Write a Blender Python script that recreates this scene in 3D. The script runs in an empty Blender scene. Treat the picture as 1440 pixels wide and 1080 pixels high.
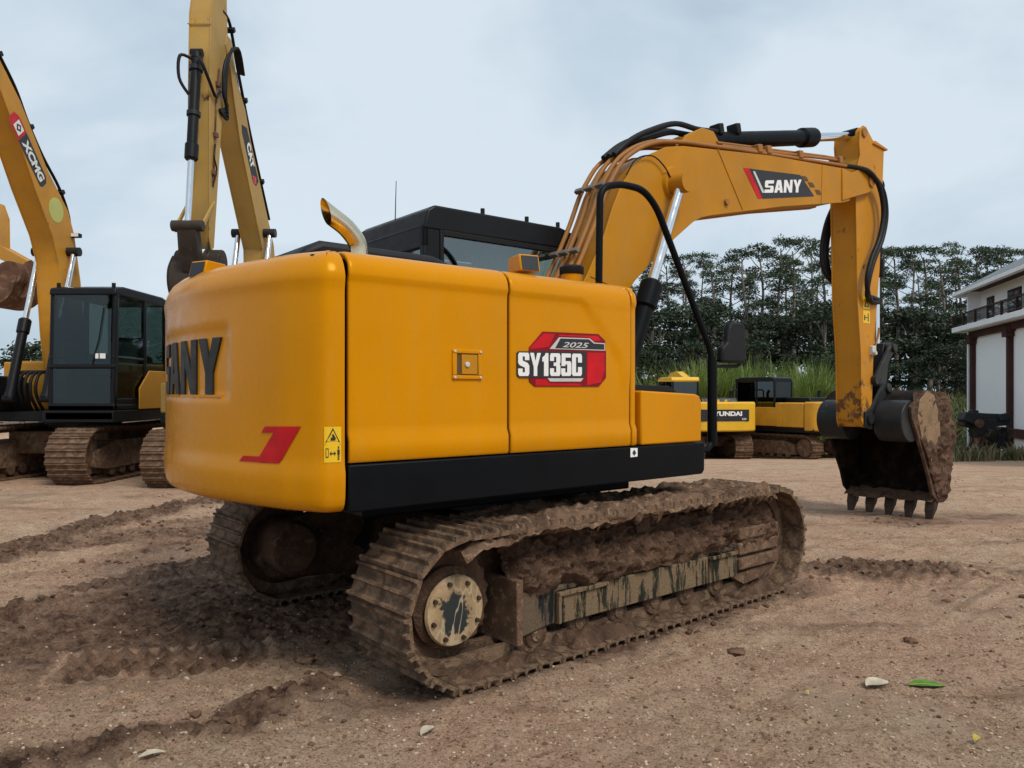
import bpy, bmesh, math, random
import numpy as np
from mathutils import Vector, Matrix, Euler
R = math.radians
random.seed(7)
scene = bpy.context.scene
COL = scene.collection

# ------------------------------------------------------------------ camera, sky, sun, exposure
CAM_H = 1.45
cam_d = bpy.data.cameras.new('camera')
cam = bpy.data.objects.new('camera', cam_d); COL.objects.link(cam)
cam.location = (0, 0, CAM_H); cam.rotation_euler = (R(90), 0, 0)
cam_d.lens = 27.0; cam_d.sensor_width = 36.0; cam_d.shift_y = 12/1440
cam_d.clip_start = 0.05; cam_d.clip_end = 2000
scene.camera = cam

SUN_EL, SUN_AZ = 50, 142          # azimuth clockwise from +Y (the view direction): behind the camera, to the right
world = bpy.data.worlds.new('World'); scene.world = world; world.use_nodes = True
wn, wl = world.node_tree.nodes, world.node_tree.links
wn.clear()
w_out = wn.new('ShaderNodeOutputWorld')
w_tc = wn.new('ShaderNodeTexCoord')
sky = wn.new('ShaderNodeTexSky'); sky.sky_type = 'NISHITA'; sky.sun_disc = False
sky.sun_elevation = R(SUN_EL); sky.sun_rotation = R(SUN_AZ); sky.dust_density = 2.0
bg1 = wn.new('ShaderNodeBackground'); bg1.inputs[1].default_value = 0.075
wl.new(sky.outputs[0], bg1.inputs[0])
wmap = wn.new('ShaderNodeMapping'); wmap.inputs['Scale'].default_value = (1.0, 1.0, 2.0)
wl.new(w_tc.outputs['Generated'], wmap.inputs[0])
wno = wn.new('ShaderNodeTexNoise'); wno.inputs['Scale'].default_value = 1.7
wno.inputs['Detail'].default_value = 7; wno.inputs['Roughness'].default_value = .52; wno.inputs['Distortion'].default_value = .35
wl.new(wmap.outputs[0], wno.inputs['Vector'])
wr = wn.new('ShaderNodeValToRGB')
wr.color_ramp.elements[0].position = .33; wr.color_ramp.elements[0].color = (.285, .37, .45, 1)
wr.color_ramp.elements[1].position = .62; wr.color_ramp.elements[1].color = (.455, .52, .575, 1)
wl.new(wno.outputs[0], wr.inputs[0])
bg2 = wn.new('ShaderNodeBackground'); bg2.inputs[1].default_value = 1.0
wl.new(wr.outputs[0], bg2.inputs[0])
wmx = wn.new('ShaderNodeMixShader')
wr2 = wn.new('ShaderNodeMapRange'); wr2.inputs[1].default_value = .3; wr2.inputs[2].default_value = .6
wr2.inputs[3].default_value = .72; wr2.inputs[4].default_value = .97
wl.new(wno.outputs[0], wr2.inputs[0]); wl.new(wr2.outputs[0], wmx.inputs[0])
wl.new(bg1.outputs[0], wmx.inputs[1]); wl.new(bg2.outputs[0], wmx.inputs[2])
wl.new(wmx.outputs[0], w_out.inputs[0])

sun_d = bpy.data.lights.new('sun', 'SUN'); sun_d.energy = 1.5; sun_d.angle = R(20); sun_d.color = (1, .93, .83)
sun = bpy.data.objects.new('sun', sun_d); COL.objects.link(sun)
_sv = Vector((math.sin(R(SUN_AZ))*math.cos(R(SUN_EL)), math.cos(R(SUN_AZ))*math.cos(R(SUN_EL)), math.sin(R(SUN_EL))))
sun.rotation_euler = _sv.to_track_quat('Z', 'Y').to_euler()
sun.location = _sv*60

vs = scene.view_settings
vs.view_transform = 'Standard'; vs.look = 'None'; vs.exposure = 0.62; vs.gamma = 1.0; vs.use_curve_mapping = False

# ------------------------------------------------------------------ helpers
def _h(ix, iy, s):
    n = (ix.astype(np.int64)*374761393 + iy.astype(np.int64)*668265263 + s*974634541) & 0x7fffffff
    n = ((n ^ (n >> 13))*1274126177) & 0x7fffffff
    n = n ^ (n >> 16)
    return (n & 0xffff)/65535.0
def vnoise(x, y, s=0):
    x = np.asarray(x, float); y = np.asarray(y, float)
    ix = np.floor(x); iy = np.floor(y); fx = x-ix; fy = y-iy
    fx = fx*fx*fx*(fx*(fx*6-15)+10); fy = fy*fy*fy*(fy*(fy*6-15)+10)
    a = _h(ix, iy, s); b = _h(ix+1, iy, s); c = _h(ix, iy+1, s); d = _h(ix+1, iy+1, s)
    return (a*(1-fx)+b*fx)*(1-fy)+(c*(1-fx)+d*fx)*fy
def fbm(x, y, o=4, s=0, g=.5):
    t = 0; a = 1; n = 0
    for k in range(o):
        t = t+a*vnoise(np.asarray(x)*2**k+17.3*k, np.asarray(y)*2**k-9.1*k, s+k); n += a; a *= g
    return t/n
def sst(a, b, x):
    t = np.clip((x-a)/(b-a), 0, 1); return t*t*(3-2*t)

def tag(o, label=None, cat=None, group=None, kind=None):
    if label: o['label'] = label
    if cat: o['category'] = cat
    if group: o['group'] = group
    if kind: o['kind'] = kind
    return o
def empty(name, loc=(0, 0, 0), rz=0):
    o = bpy.data.objects.new(name, None); COL.objects.link(o)
    o.location = loc; o.rotation_euler = (0, 0, rz); o.empty_display_size = .2
    return o
def put(name, me, parent=None, M=None):
    o = bpy.data.objects.new(name, me); COL.objects.link(o)
    if parent is not None: o.parent = parent
    if M is not None: o.matrix_local = M
    return o

def catmull(P, n=6, closed=False):
    P = [Vector(p) for p in P]; out = []
    m = len(P); rng = range(m if closed else m-1)
    for i in rng:
        if closed: a, b, c, d = P[i-1], P[i], P[(i+1) % m], P[(i+2) % m]
        else: a, b, c, d = P[max(i-1, 0)], P[i], P[i+1], P[min(i+2, m-1)]
        for k in range(n):
            t = k/n
            out.append(.5*((2*b)+(c-a)*t+(2*a-5*b+4*c-d)*t*t+(3*b-a-3*c+d)*t**3))
    if not closed: out.append(P[-1])
    return out
def fillet(P, r, n=5):
    """round the corners of an open path"""
    P = [Vector(p) for p in P]; out = [P[0]]
    for i in range(1, len(P)-1):
        a, b, c = P[i-1], P[i], P[i+1]
        ra = min(r, (a-b).length*.48, (c-b).length*.48)
        s = b+(a-b).normalized()*ra; e = b+(c-b).normalized()*ra
        for k in range(n+1):
            t = k/n; out.append((1-t)**2*s+2*t*(1-t)*b+t*t*e)
    out.append(P[-1]); return out

class MB:
    def __init__(self): self.v = []; self.f = []
    def add(self, v, f):
        o = len(self.v); self.v += [tuple(p) for p in v]; self.f += [tuple(i+o for i in q) for q in f]; return self
    def box(self, c, s, rot=None):
        c = Vector(c); M = Euler(rot).to_matrix() if rot else None
        vs_ = []
        for x in (-.5, .5):
            for y in (-.5, .5):
                for z in (-.5, .5):
                    p = Vector((x*s[0], y*s[1], z*s[2]))
                    vs_.append(c+(M @ p if M else p))
        return self.add(vs_, [(0, 1, 3, 2), (4, 6, 7, 5), (0, 4, 5, 1), (2, 3, 7, 6), (0, 2, 6, 4), (1, 5, 7, 3)])
    def bb(self, x0, x1, y0, y1, z0, z1): return self.box(((x0+x1)/2, (y0+y1)/2, (z0+z1)/2), (x1-x0, y1-y0, z1-z0))
    def prism(self, poly, a, b, ax='y'):
        n = len(poly)
        def P(q, t):
            if ax == 'y': return (q[0], t, q[1])
            if ax == 'x': return (t, q[0], q[1])
            return (q[0], q[1], t)
        v = [P(q, a) for q in poly]+[P(q, b) for q in poly]
        f = [tuple(range(n)), tuple(range(2*n-1, n-1, -1))]+[(i, (i+1) % n, n+(i+1) % n, n+i) for i in range(n)]
        return self.add(v, f)
    def cyl(self, p0, p1, r0, r1=None, n=16, caps=True):
        return self.tube([p0, p1], [r0, r0 if r1 is None else r1], n, caps)
    def tube(self, path, r, n=8, caps=True, flat=1.0):
        path = [Vector(p) for p in path]; m = len(path)
        rr = r if isinstance(r, (list, tuple)) else [r]*m
        T = []
        for i in range(m):
            t = path[min(i+1, m-1)]-path[max(i-1, 0)]
            T.append(t.normalized() if t.length > 1e-9 else Vector((0, 0, 1)))
        ref = Vector((0, 0, 1)) if abs(T[0].z) < .9 else Vector((1, 0, 0))
        N = (ref-T[0]*ref.dot(T[0])).normalized(); v = []
        for i in range(m):
            N = (N-T[i]*N.dot(T[i])).normalized(); B = T[i].cross(N)
            for k in range(n):
                a = 2*math.pi*k/n
                v.append(path[i]+(N*math.cos(a)*flat+B*math.sin(a))*rr[i])
        f = [(i*n+k, i*n+(k+1) % n, (i+1)*n+(k+1) % n, (i+1)*n+k) for i in range(m-1) for k in range(n)]
        if caps: f += [tuple(range(n-1, -1, -1)), tuple((m-1)*n+k for k in range(n))]
        return self.add(v, f)
    def lathe(self, prof, c, axis='y', n=28, closed=False):
        """prof: (radius, along) pairs"""
        v = []
        for r, h in prof:
            for k in range(n):
                a = 2*math.pi*k/n; s, t = r*math.cos(a), r*math.sin(a)
                p = (s, h, t) if axis == 'y' else (s, t, h) if axis == 'z' else (h, s, t)
                v.append((c[0]+p[0], c[1]+p[1], c[2]+p[2]))
        m = len(prof)
        f = [(i*n+k, i*n+(k+1) % n, (i+1)*n+(k+1) % n, (i+1)*n+k) for i in range(m-1) for k in range(n)]
        f += [tuple(range(n-1, -1, -1)), tuple((m-1)*n+k for k in range(n))]
        return self.add(v, f)
    def grid(self, nu, nv, fn):
        v = [fn(i/(nu-1), j/(nv-1)) for j in range(nv) for i in range(nu)]
        f = [(j*nu+i, j*nu+i+1, (j+1)*nu+i+1, (j+1)*nu+i) for j in range(nv-1) for i in range(nu-1)]
        return self.add(v, f)
    def mesh(self, name, mat=None, smooth=35, recalc=True):
        me = bpy.data.meshes.new(name); me.from_pydata(self.v, [], self.f); me.validate()
        if recalc:
            bm = bmesh.new(); bm.from_mesh(me); bmesh.ops.recalc_face_normals(bm, faces=bm.faces); bm.to_mesh(me); bm.free()
        if smooth:
            me.polygons.foreach_set('use_smooth', [True]*len(me.polygons)); me.set_sharp_from_angle(angle=R(smooth))
        if mat: me.materials.append(mat)
        return me
    def build(self, name, mat, parent=None, bevel=0, seg=2, smooth=35, recalc=True, rz=0):
        o = put(name, self.mesh(name, mat, smooth, recalc), parent)
        if rz: o.rotation_euler = (0, 0, rz)
        if bevel:
            b = o.modifiers.new('bevel', 'BEVEL'); b.width = bevel; b.segments = seg; b.limit_method = 'ANGLE'; b.angle_limit = R(30)
            b.harden_normals = False
        return o

def np_mesh(name, V, F, mat, smooth=True):
    """V (n,3) array, F (m,k) array, all faces with k corners"""
    V = np.asarray(V, np.float32); F = np.asarray(F, np.int32); k = F.shape[1]
    me = bpy.data.meshes.new(name)
    me.vertices.add(len(V)); me.vertices.foreach_set('co', V.ravel())
    me.loops.add(F.size); me.loops.foreach_set('vertex_index', F.ravel())
    me.polygons.add(len(F)); me.polygons.foreach_set('loop_start', np.arange(0, F.size, k, dtype=np.int32))
    me.polygons.foreach_set('use_smooth', np.full(len(F), smooth))
    me.update(calc_edges=True); me.validate()
    if mat: me.materials.append(mat)
    return me

# ------------------------------------------------------------------ materials
def nodes(name):
    m = bpy.data.materials.new(name); m.use_nodes = True
    n = m.node_tree.nodes; l = m.node_tree.links
    return m, n, l, n['Principled BSDF']
def noise(n, l, vec, scale, detail=4, rough=.55, dist=0.):
    t = n.new('ShaderNodeTexNoise'); t.inputs['Scale'].default_value = scale; t.inputs['Detail'].default_value = detail
    t.inputs['Roughness'].default_value = rough; t.inputs['Distortion'].default_value = dist
    l.new(vec, t.inputs['Vector']); return t.outputs[0]
def mrange(n, l, v, a, b, c=0., d=1.):
    t = n.new('ShaderNodeMapRange'); t.inputs[1].default_value = a; t.inputs[2].default_value = b
    t.inputs[3].default_value = c; t.inputs[4].default_value = d; l.new(v, t.inputs[0]); return t.outputs[0]
def mixc(n, l, f, a, b):
    t = n.new('ShaderNodeMix'); t.data_type = 'RGBA'
    for s, q in ((t.inputs[0], f), (t.inputs[6], a), (t.inputs[7], b)):
        if isinstance(q, (int, float)): s.default_value = q
        elif isinstance(q, tuple): s.default_value = (*q[:3], 1)
        else: l.new(q, s)
    return t.outputs[2]
def math_(n, l, op, a, b):
    t = n.new('ShaderNodeMath'); t.operation = op
    for s, q in ((t.inputs[0], a), (t.inputs[1], b)):
        if isinstance(q, (int, float)): s.default_value = q
        else: l.new(q, s)
    return t.outputs[0]
def mk(name, col, rough=.5, metal=0., var=.12, vscale=2.5, dirt=0., dcol=(.10, .066, .042), dscale=5., stretch=None,
       bump=0., bscale=60., coat=0., spec=.22, tint=None, streak=0., dust=0., dustcol=(.30, .22, .15), splash=None):
    m, n, l, p = nodes(name)
    tc = n.new('ShaderNodeTexCoord'); vec = tc.outputs['Object']
    nz = noise(n, l, vec, vscale, 5)
    lo = tuple(c*(1-var) for c in col); hi = tuple(min(1, c*(1+var)) for c in col)
    c = mixc(n, l, mrange(n, l, nz, .3, .7), lo, hi); ro = None
    if dust:
        f = mrange(n, l, noise(n, l, vec, 7., 8, .65), .40, .78, 0, dust)
        c = mixc(n, l, f, c, dustcol)
    if streak:
        ms = n.new('ShaderNodeMapping'); ms.inputs['Scale'].default_value = (5., 5., .45); l.new(vec, ms.inputs[0])
        c = mixc(n, l, mrange(n, l, noise(n, l, ms.outputs[0], 3.2, 8, .7), .50, .74, 0, streak), c, dustcol)
    if dirt:
        v2 = vec
        if stretch:
            mp = n.new('ShaderNodeMapping'); mp.inputs['Scale'].default_value = stretch; l.new(vec, mp.inputs[0]); v2 = mp.outputs[0]
        d = noise(n, l, v2, dscale, 9, .68, .3)
        if splash:
            sz = n.new('ShaderNodeSeparateXYZ'); l.new(vec, sz.inputs[0])
            d = math_(n, l, 'ADD', d, mrange(n, l, sz.outputs[2], splash[0], splash[1], 0, splash[2]))
        f = mrange(n, l, d, .70-.42*dirt, .76-.40*dirt)
        c = mixc(n, l, f, c, dcol)
        ro = mrange(n, l, f, 0, 1, rough, .92); l.new(ro, p.inputs['Roughness'])
        if metal:
            l.new(mrange(n, l, f, 0, 1, metal, 0.), p.inputs['Metallic'])
    else:
        ro = mrange(n, l, noise(n, l, vec, 11., 6), .3, .75, max(rough-.07, .02), min(rough+.12, 1)); l.new(ro, p.inputs['Roughness'])
    if not (metal and dirt): p.inputs['Metallic'].default_value = metal
    l.new(c, p.inputs['Base Color'])
    p.inputs['Specular IOR Level'].default_value = spec
    if tint: p.inputs['Specular Tint'].default_value = (*tint, 1)
    p.inputs['Coat Weight'].default_value = coat; p.inputs['Coat Roughness'].default_value = .12
    if bump:
        b = n.new('ShaderNodeBump'); b.inputs['Strength'].default_value = bump; b.inputs['Distance'].default_value = .02
        l.new(noise(n, l, vec, bscale, 6, .65), b.inputs['Height']); l.new(b.outputs[0], p.inputs['Normal'])
    return m
def glass(name, tint, refl=.12):
    m, n, l, p = nodes(name); n.remove(p)
    out = n['Material Output']
    tr = n.new('ShaderNodeBsdfTransparent'); tr.inputs[0].default_value = (*tint, 1)
    gl = n.new('ShaderNodeBsdfGlossy'); gl.inputs['Roughness'].default_value = .03; gl.inputs[0].default_value = (.85, .92, .95, 1)
    fr = n.new('ShaderNodeLayerWeight'); fr.inputs[0].default_value = .5
    fo_ = math_(n, l, 'MULTIPLY', math_(n, l, 'POWER', fr.outputs['Facing'], 4.), .75)
    mx = n.new('ShaderNodeMixShader')
    l.new(math_(n, l, 'ADD', fo_, refl), mx.inputs[0]); l.new(tr.outputs[0], mx.inputs[1]); l.new(gl.outputs[0], mx.inputs[2])
    l.new(mx.outputs[0], out.inputs[0]); return m

M = {}
M['yellow'] = mk('golden_paint', (.60, .232, .0005), .25, var=.08, vscale=1.2, spec=.40, tint=(1., .62, .12), streak=.30, dust=.10, dustcol=(.50, .27, .045))
M['boom'] = mk('ochre_boom_paint', (.46, .195, .008), .42, tint=(1., .7, .25), spec=.3, var=.12, vscale=2, streak=.35, dirt=.10, dcol=(.16, .075, .028), dscale=7., dust=.40, dustcol=(.38, .20, .06))
M['stick'] = mk('ochre_stick_paint', (.52, .22, .010), .45, var=.10, vscale=2, dust=.35, dustcol=(.40, .20, .05), dirt=.20, dcol=(.15, .070, .030), dscale=6., splash=(2.0, 1.1, .16))
M['pipe'] = mk('brown_pipe_paint', (.33, .14, .035), .5, var=.2, dust=.5, dustcol=(.22, .12, .055))
M['black'] = mk('black_paint', (.004, .005, .0065), .42, var=.2, spec=.10, dust=.05, dustcol=(.03, .027, .024))
M['blacksteel'] = mk('worn_black_steel', (.018, .02, .022), .45, var=.3, dirt=.16, dscale=7, dcol=(.12, .085, .055), dust=.25, dustcol=(.06, .05, .04))
M['rubber'] = mk('black_rubber', (.008, .008, .009), .5, var=.2, dust=.08, dustcol=(.04, .035, .03))
M['chrome'] = mk('chrome', (.78, .79, .80), .12, metal=1., var=.03)
M['exhaust'] = mk('brushed_exhaust', (.70, .60, .42), .22, metal=1., var=.2, vscale=9)
M['cabblack'] = mk('cab_black', (.006, .0065, .008), .40, var=.2, spec=.22, dust=.08, dustcol=(.025, .025, .025))
M['grey'] = mk('dark_plastic', (.014, .015, .018), .5, var=.2)
M['curtain'] = mk('pale_curtain', (.42, .50, .47), .9, var=.2)
M['seat'] = mk('seat_fabric', (.03, .03, .033), .9)
M['glass'] = glass('cab_glass', (.42, .50, .48), .16)
M['glassd'] = glass('dark_cab_glass', (.46, .52, .50), .05)
M['mudsteel'] = mk('muddy_steel', (.120, .075, .048), .75, var=.4, vscale=9, dirt=.55, dscale=10, dcol=(.22, .140, .086), bump=1., bscale=42)
M['mud'] = mk('caked_mud', (.155, .092, .057), .9, var=.5, vscale=7, dirt=.38, dscale=22, dcol=(.29, .190, .120), bump=1., bscale=60)
M['mudwet'] = mk('damp_mud', (.105, .060, .038), .85, var=.5, vscale=8, dirt=.34, dscale=24, dcol=(.19, .118, .074), bump=1., bscale=60)
M['frame'] = mk('mud_streaked_frame', (.012, .016, .017), .5, var=.3, dirt=.62, dscale=5., stretch=(2.6, 2.6, .55), dcol=(.130, .092, .060), bump=.5, bscale=45)
M['framep'] = mk('scuffed_frame_strip', (.017, .019, .014), .6, var=.4, spec=.08, dirt=.60, dscale=8., stretch=(3., 3., .55), dcol=(.20, .140, .085), bump=.6, dust=.5, dustcol=(.10, .085, .055))
def cover_mat():
    m, n, l, p = nodes('scraped_cover_disc'); tc = n.new('ShaderNodeTexCoord'); v = tc.outputs['Object']
    base = mixc(n, l, mrange(n, l, noise(n, l, v, 6, 6, .7), .35, .65), (.22, .145, .080), (.50, .36, .20))
    sx = n.new('ShaderNodeSeparateXYZ'); l.new(v, sx.inputs[0])
    dx = math_(n, l, 'ADD', sx.outputs[0], 1.375); dz = math_(n, l, 'SUBTRACT', sx.outputs[2], .35)
    rr = math_(n, l, 'SQRT', math_(n, l, 'ADD', math_(n, l, 'MULTIPLY', dx, dx), math_(n, l, 'MULTIPLY', dz, dz)), 0.)
    dk = mrange(n, l, math_(n, l, 'ADD', rr, math_(n, l, 'MULTIPLY', math_(n, l, 'SUBTRACT', noise(n, l, v, 11, 5, .65), .5), .30)), .105, .085)
    c = mixc(n, l, dk, base, (.028, .032, .032))
    for ang, sc, sh in ((.5, 9., 0.), (-.75, 8., 3.), (1.3, 10., 7.)):
        mp = n.new('ShaderNodeMapping'); mp.inputs['Rotation'].default_value = (0, ang, 0); mp.inputs['Scale'].default_value = (1, 1, .28); mp.inputs['Location'].default_value = (sh, 0, sh); l.new(v, mp.inputs[0])
        nn = math_(n, l, 'ABSOLUTE', math_(n, l, 'SUBTRACT', noise(n, l, mp.outputs[0], sc, 2, .5), .5), 0.)
        c = mixc(n, l, mrange(n, l, nn, .014, .006, 0, .75), c, (.46, .36, .24))
    l.new(c, p.inputs['Base Color']); p.inputs['Roughness'].default_value = .7; p.inputs['Specular IOR Level'].default_value = .2
    return m
M['cover'] = cover_mat()
M['bucket'] = mk('muddy_bucket_steel', (.012, .009, .007), .7, var=.4, vscale=6, spec=.1, dirt=.45, dscale=6, dcol=(.035, .022, .014), bump=.6, bscale=40)
M['oldsteel'] = mk('old_grey_steel', (.16, .145, .125), .55, var=.3, dirt=.2, dcol=(.09, .06, .04))
M['worn'] = mk('worn_brown_steel', (.045, .034, .026), .6, var=.4, dirt=.3, dcol=(.11, .075, .05), bump=.3)
M['clay'] = mk('dried_clay', (.25, .165, .095), .9, var=.25, vscale=6, dirt=.25, dscale=6, dcol=(.14, .09, .06), bump=.7, bscale=35)
M['tooth'] = mk('worn_tooth_steel', (.055, .036, .026), .6, var=.4, dirt=.3, dcol=(.11, .075, .05))
M['red'] = mk('decal_red', (.50, .006, .012), .35, var=.25, vscale=7)
M['redd'] = mk('decal_dark_red', (.20, .004, .010), .35, var=.2)
M['white'] = mk('decal_white', (.80, .80, .79), .45, var=.04)
M['silver'] = mk('decal_silver', (.55, .55, .53), .4, var=.1)
M['dkgrey'] = mk('decal_charcoal', (.030, .032, .036), .4, var=.1)
M['brdecal'] = mk('decal_brown', (.105, .062, .028), .45, var=.1)
M['sticker'] = mk('sticker_yellow', (.80, .50, .02), .4, var=.05)
M['letter'] = mk('cast_letter_black', (.020, .020, .018), .5, var=.2)
# background machines
M['yx'] = mk('faded_yellow_x', (.55, .255, .022), .45, var=.1, dust=.35, dustcol=(.33, .21, .09), dirt=.10, dcol=(.12, .07, .03))
M['yc'] = mk('old_yellow_c', (.43, .26, .06), .55, var=.12, dust=.55, dustcol=(.33, .25, .14), dirt=.13, dcol=(.10, .05, .025))
M['yd'] = mk('dusty_yellow_d', (.52, .25, .03), .5, var=.1, dust=.4)
M['yh'] = mk('bright_yellow_h', (.72, .42, .03), .45, var=.1, dirt=.12, dcol=(.3, .2, .1))
M['ys'] = mk('scratched_yellow_s', (.62, .30, .02), .45, var=.1, dust=.3, dirt=.14, dcol=(.30, .19, .10))
M['rustmud'] = mk('dry_rusty_track', (.13, .075, .045), .8, var=.4, vscale=9, dirt=.45, dscale=8, dcol=(.21, .145, .095), bump=.6, bscale=40)
M['rust'] = mk('rusty_brown_steel', (.13, .065, .04), .8, var=.4, vscale=5, dirt=.4, dcol=(.22, .15, .10), bump=.4)
M['greenpane'] = glass('dusty_green_glass', (.26, .32, .27), .10)
# building
M['plaster'] = mk('white_plaster', (.92, .92, .92), .9, var=.03, vscale=.6, dirt=.08, dscale=.9, dcol=(.50, .47, .43), stretch=(1, 1, .5))
M['redwood'] = mk('dark_red_timber', (.055, .022, .018), .7, var=.25)
M['roofgrey'] = mk('grey_roof', (.20, .22, .23), .8, var=.15)
M['trimwhite'] = mk('white_trim', (.84, .85, .86), .7, var=.05)
M['darkpane'] = mk('dark_window', (.012, .012, .014), .1, var=.2)
M['wood'] = mk('bark', (.24, .20, .165), .9, var=.35, vscale=3, bump=.5, bscale=20)
M['rock'] = mk('pale_gravel', (.44, .34, .24), .9, var=.35, vscale=3)

def leafmat(name, a, b):
    m, n, l, p = nodes(name)
    tc = n.new('ShaderNodeTexCoord'); oi = n.new('ShaderNodeObjectInfo')
    f = mrange(n, l, noise(n, l, tc.outputs['Object'], 1.3, 3), .3, .7)
    c = mixc(n, l, f, a, b)
    hs = n.new('ShaderNodeHueSaturation'); l.new(c, hs.inputs['Color'])
    l.new(mrange(n, l, oi.outputs['Random'], 0, 1, .75, 1.25), hs.inputs['Value'])
    l.new(hs.outputs[0], p.inputs['Base Color']); p.inputs['Roughness'].default_value = .6
    tl = n.new('ShaderNodeBsdfTranslucent'); l.new(hs.outputs[0], tl.inputs[0])
    mx = n.new('ShaderNodeMixShader'); mx.inputs[0].default_value = .25
    l.new(p.outputs[0], mx.inputs[1]); l.new(tl.outputs[0], mx.inputs[2]); l.new(mx.outputs[0], n['Material Output'].inputs[0])
    return m
M['leaf'] = leafmat('eucalyptus_leaf', (.032, .052, .024), (.078, .108, .050))
M['leaf2'] = leafmat('thicket_leaf', (.018, .031, .015), (.044, .064, .030))
M['reed'] = leafmat('reed_blade', (.13, .21, .035), (.30, .38, .085))
M['weed'] = leafmat('weed_blade', (.05, .075, .02), (.14, .15, .05))
M['dry'] = leafmat('dry_straw', (.20, .16, .08), (.34, .28, .16))
M['gleaf'] = mk('fresh_green_leaf', (.075, .20, .02), .45, var=.3, vscale=20)
M['pleaf'] = mk('dry_pale_leaf', (.46, .40, .30), .8, var=.25, vscale=20)
M['yleaf'] = mk('yellow_leaf', (.46, .33, .05), .6, var=.3, vscale=20)

def ground_mat():
    m, n, l, p = nodes('gravel_and_mud')
    tc = n.new('ShaderNodeTexCoord'); v = tc.outputs['Object']
    big = noise(n, l, v, .55, 4); mid = noise(n, l, v, 3.2, 7, .62); fine = noise(n, l, v, 62, 8, .8)
    c = mixc(n, l, mrange(n, l, mid, .34, .66), (.39, .235, .148), (.64, .455, .315))
    c = mixc(n, l, mrange(n, l, big, .42, .64, 0, .70), c, (.54, .300, .200))
    c = mixc(n, l, mrange(n, l, noise(n, l, v, 17, 6, .72), .52, .66, 0, .75), c, (.66, .46, .30))
    c = mixc(n, l, mrange(n, l, noise(n, l, v, 14, 6, .72, .4), .46, .33, 0, .80), c, (.155, .092, .058))
    c = mixc(n, l, mrange(n, l, fine, .50, .60, 0, .85), c, (.72, .52, .35))
    c = mixc(n, l, mrange(n, l, noise(n, l, v, 75, 7, .8), .48, .40, 0, .85), c, (.085, .048, .030))
    # damp wheel marks and drier bands across the yard
    mp = n.new('ShaderNodeMapping'); mp.inputs['Rotation'].default_value = (0, 0, R(-28)); mp.inputs['Scale'].default_value = (.35, 2.4, 1); l.new(v, mp.inputs[0])
    c = mixc(n, l, mrange(n, l, noise(n, l, mp.outputs[0], 1.3, 8, .68, .5), .54, .66, 0, .55), c, (.19, .115, .075))
    c = mixc(n, l, mrange(n, l, noise(n, l, v, .9, 6, .65, .3), .56, .66, 0, .5), c, (.51, .39, .28))
    # pale stone chips
    vo = n.new('ShaderNodeTexVoronoi'); vo.inputs['Scale'].default_value = 55; vo.inputs['Randomness'].default_value = 1; l.new(v, vo.inputs['Vector'])
    sp = mrange(n, l, vo.outputs['Distance'], .20, .13)
    rnd = n.new('ShaderNodeSeparateColor'); l.new(vo.outputs['Color'], rnd.inputs[0])
    sp = math_(n, l, 'MULTIPLY', sp, mrange(n, l, rnd.outputs[0], .80, .84))
    c = mixc(n, l, sp, c, (.62, .54, .44))
    at = n.new('ShaderNodeAttribute'); at.attribute_name = 'mud'  # mud, plus the shade painted in beneath the machine
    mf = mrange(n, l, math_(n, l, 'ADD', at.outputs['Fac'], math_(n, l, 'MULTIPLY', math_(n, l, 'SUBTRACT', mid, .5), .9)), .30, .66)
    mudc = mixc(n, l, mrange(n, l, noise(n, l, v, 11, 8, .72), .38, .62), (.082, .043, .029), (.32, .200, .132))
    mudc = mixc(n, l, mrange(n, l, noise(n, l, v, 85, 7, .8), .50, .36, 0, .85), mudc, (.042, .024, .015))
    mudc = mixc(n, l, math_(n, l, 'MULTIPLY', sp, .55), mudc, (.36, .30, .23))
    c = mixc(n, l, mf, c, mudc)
    ag = n.new('ShaderNodeAttribute'); ag.attribute_name = 'grass'
    gf = mrange(n, l, math_(n, l, 'ADD', ag.outputs['Fac'], math_(n, l, 'SUBTRACT', mid, .5)), .4, .7)
    c = mixc(n, l, gf, c, mixc(n, l, mid, (.05, .075, .02), (.12, .14, .04)))
    l.new(c, p.inputs['Base Color'])
    l.new(mrange(n, l, mf, 0, 1, .95, .70), p.inputs['Roughness']); p.inputs['Specular IOR Level'].default_value = .12
    b = n.new('ShaderNodeBump'); b.inputs['Strength'].default_value = 1.; b.inputs['Distance'].default_value = .03
    hgt = math_(n, l, 'ADD', math_(n, l, 'MULTIPLY', sp, .35), noise(n, l, v, 34, 10, .82))
    l.new(hgt, b.inputs['Height']); l.new(b.outputs[0], p.inputs['Normal'])
    return m
M['ground'] = ground_mat()

# ------------------------------------------------------------------ ground
def base_z(x, y):
    z = -.9*sst(11, 31, y)
    z = z + 2.3*sst(31.5, 46, y)*sst(-30, 5, x) + .9*sst(30, 60, y)*(1-sst(-30, 5, x))
    return z + .12*(fbm(x*.12, y*.12, 3, 5)-.5)*sst(9, 16, np.hypot(x, y))
def pl_dist(x, y, P):
    d = np.full(np.shape(x), 1e9)
    for (ax, ay), (bx, by) in zip(P[:-1], P[1:]):
        ux, uy = bx-ax, by-ay; L = ux*ux+uy*uy
        t = np.clip(((x-ax)*ux+(y-ay)*uy)/L, 0, 1)
        d = np.minimum(d, np.hypot(x-ax-t*ux, y-ay-t*uy))
    return d
BERM1 = [(-4.6, 5.9), (-4.42, 6.58), (-4.5, 8.1), (-4.18, 9.6), (-3.6, 10.9)]
BERM2 = [(-3.6, 4.3), (-3.28, 4.95), (-3.16, 5.55), (-2.85, 6.05), (-2.3, 6.7)]
BERM3 = [(-2.1, 2.85), (-1.7, 3.12), (-1.25, 3.42), (-.9, 3.75)]
U50 = (.760, .649)
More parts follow.
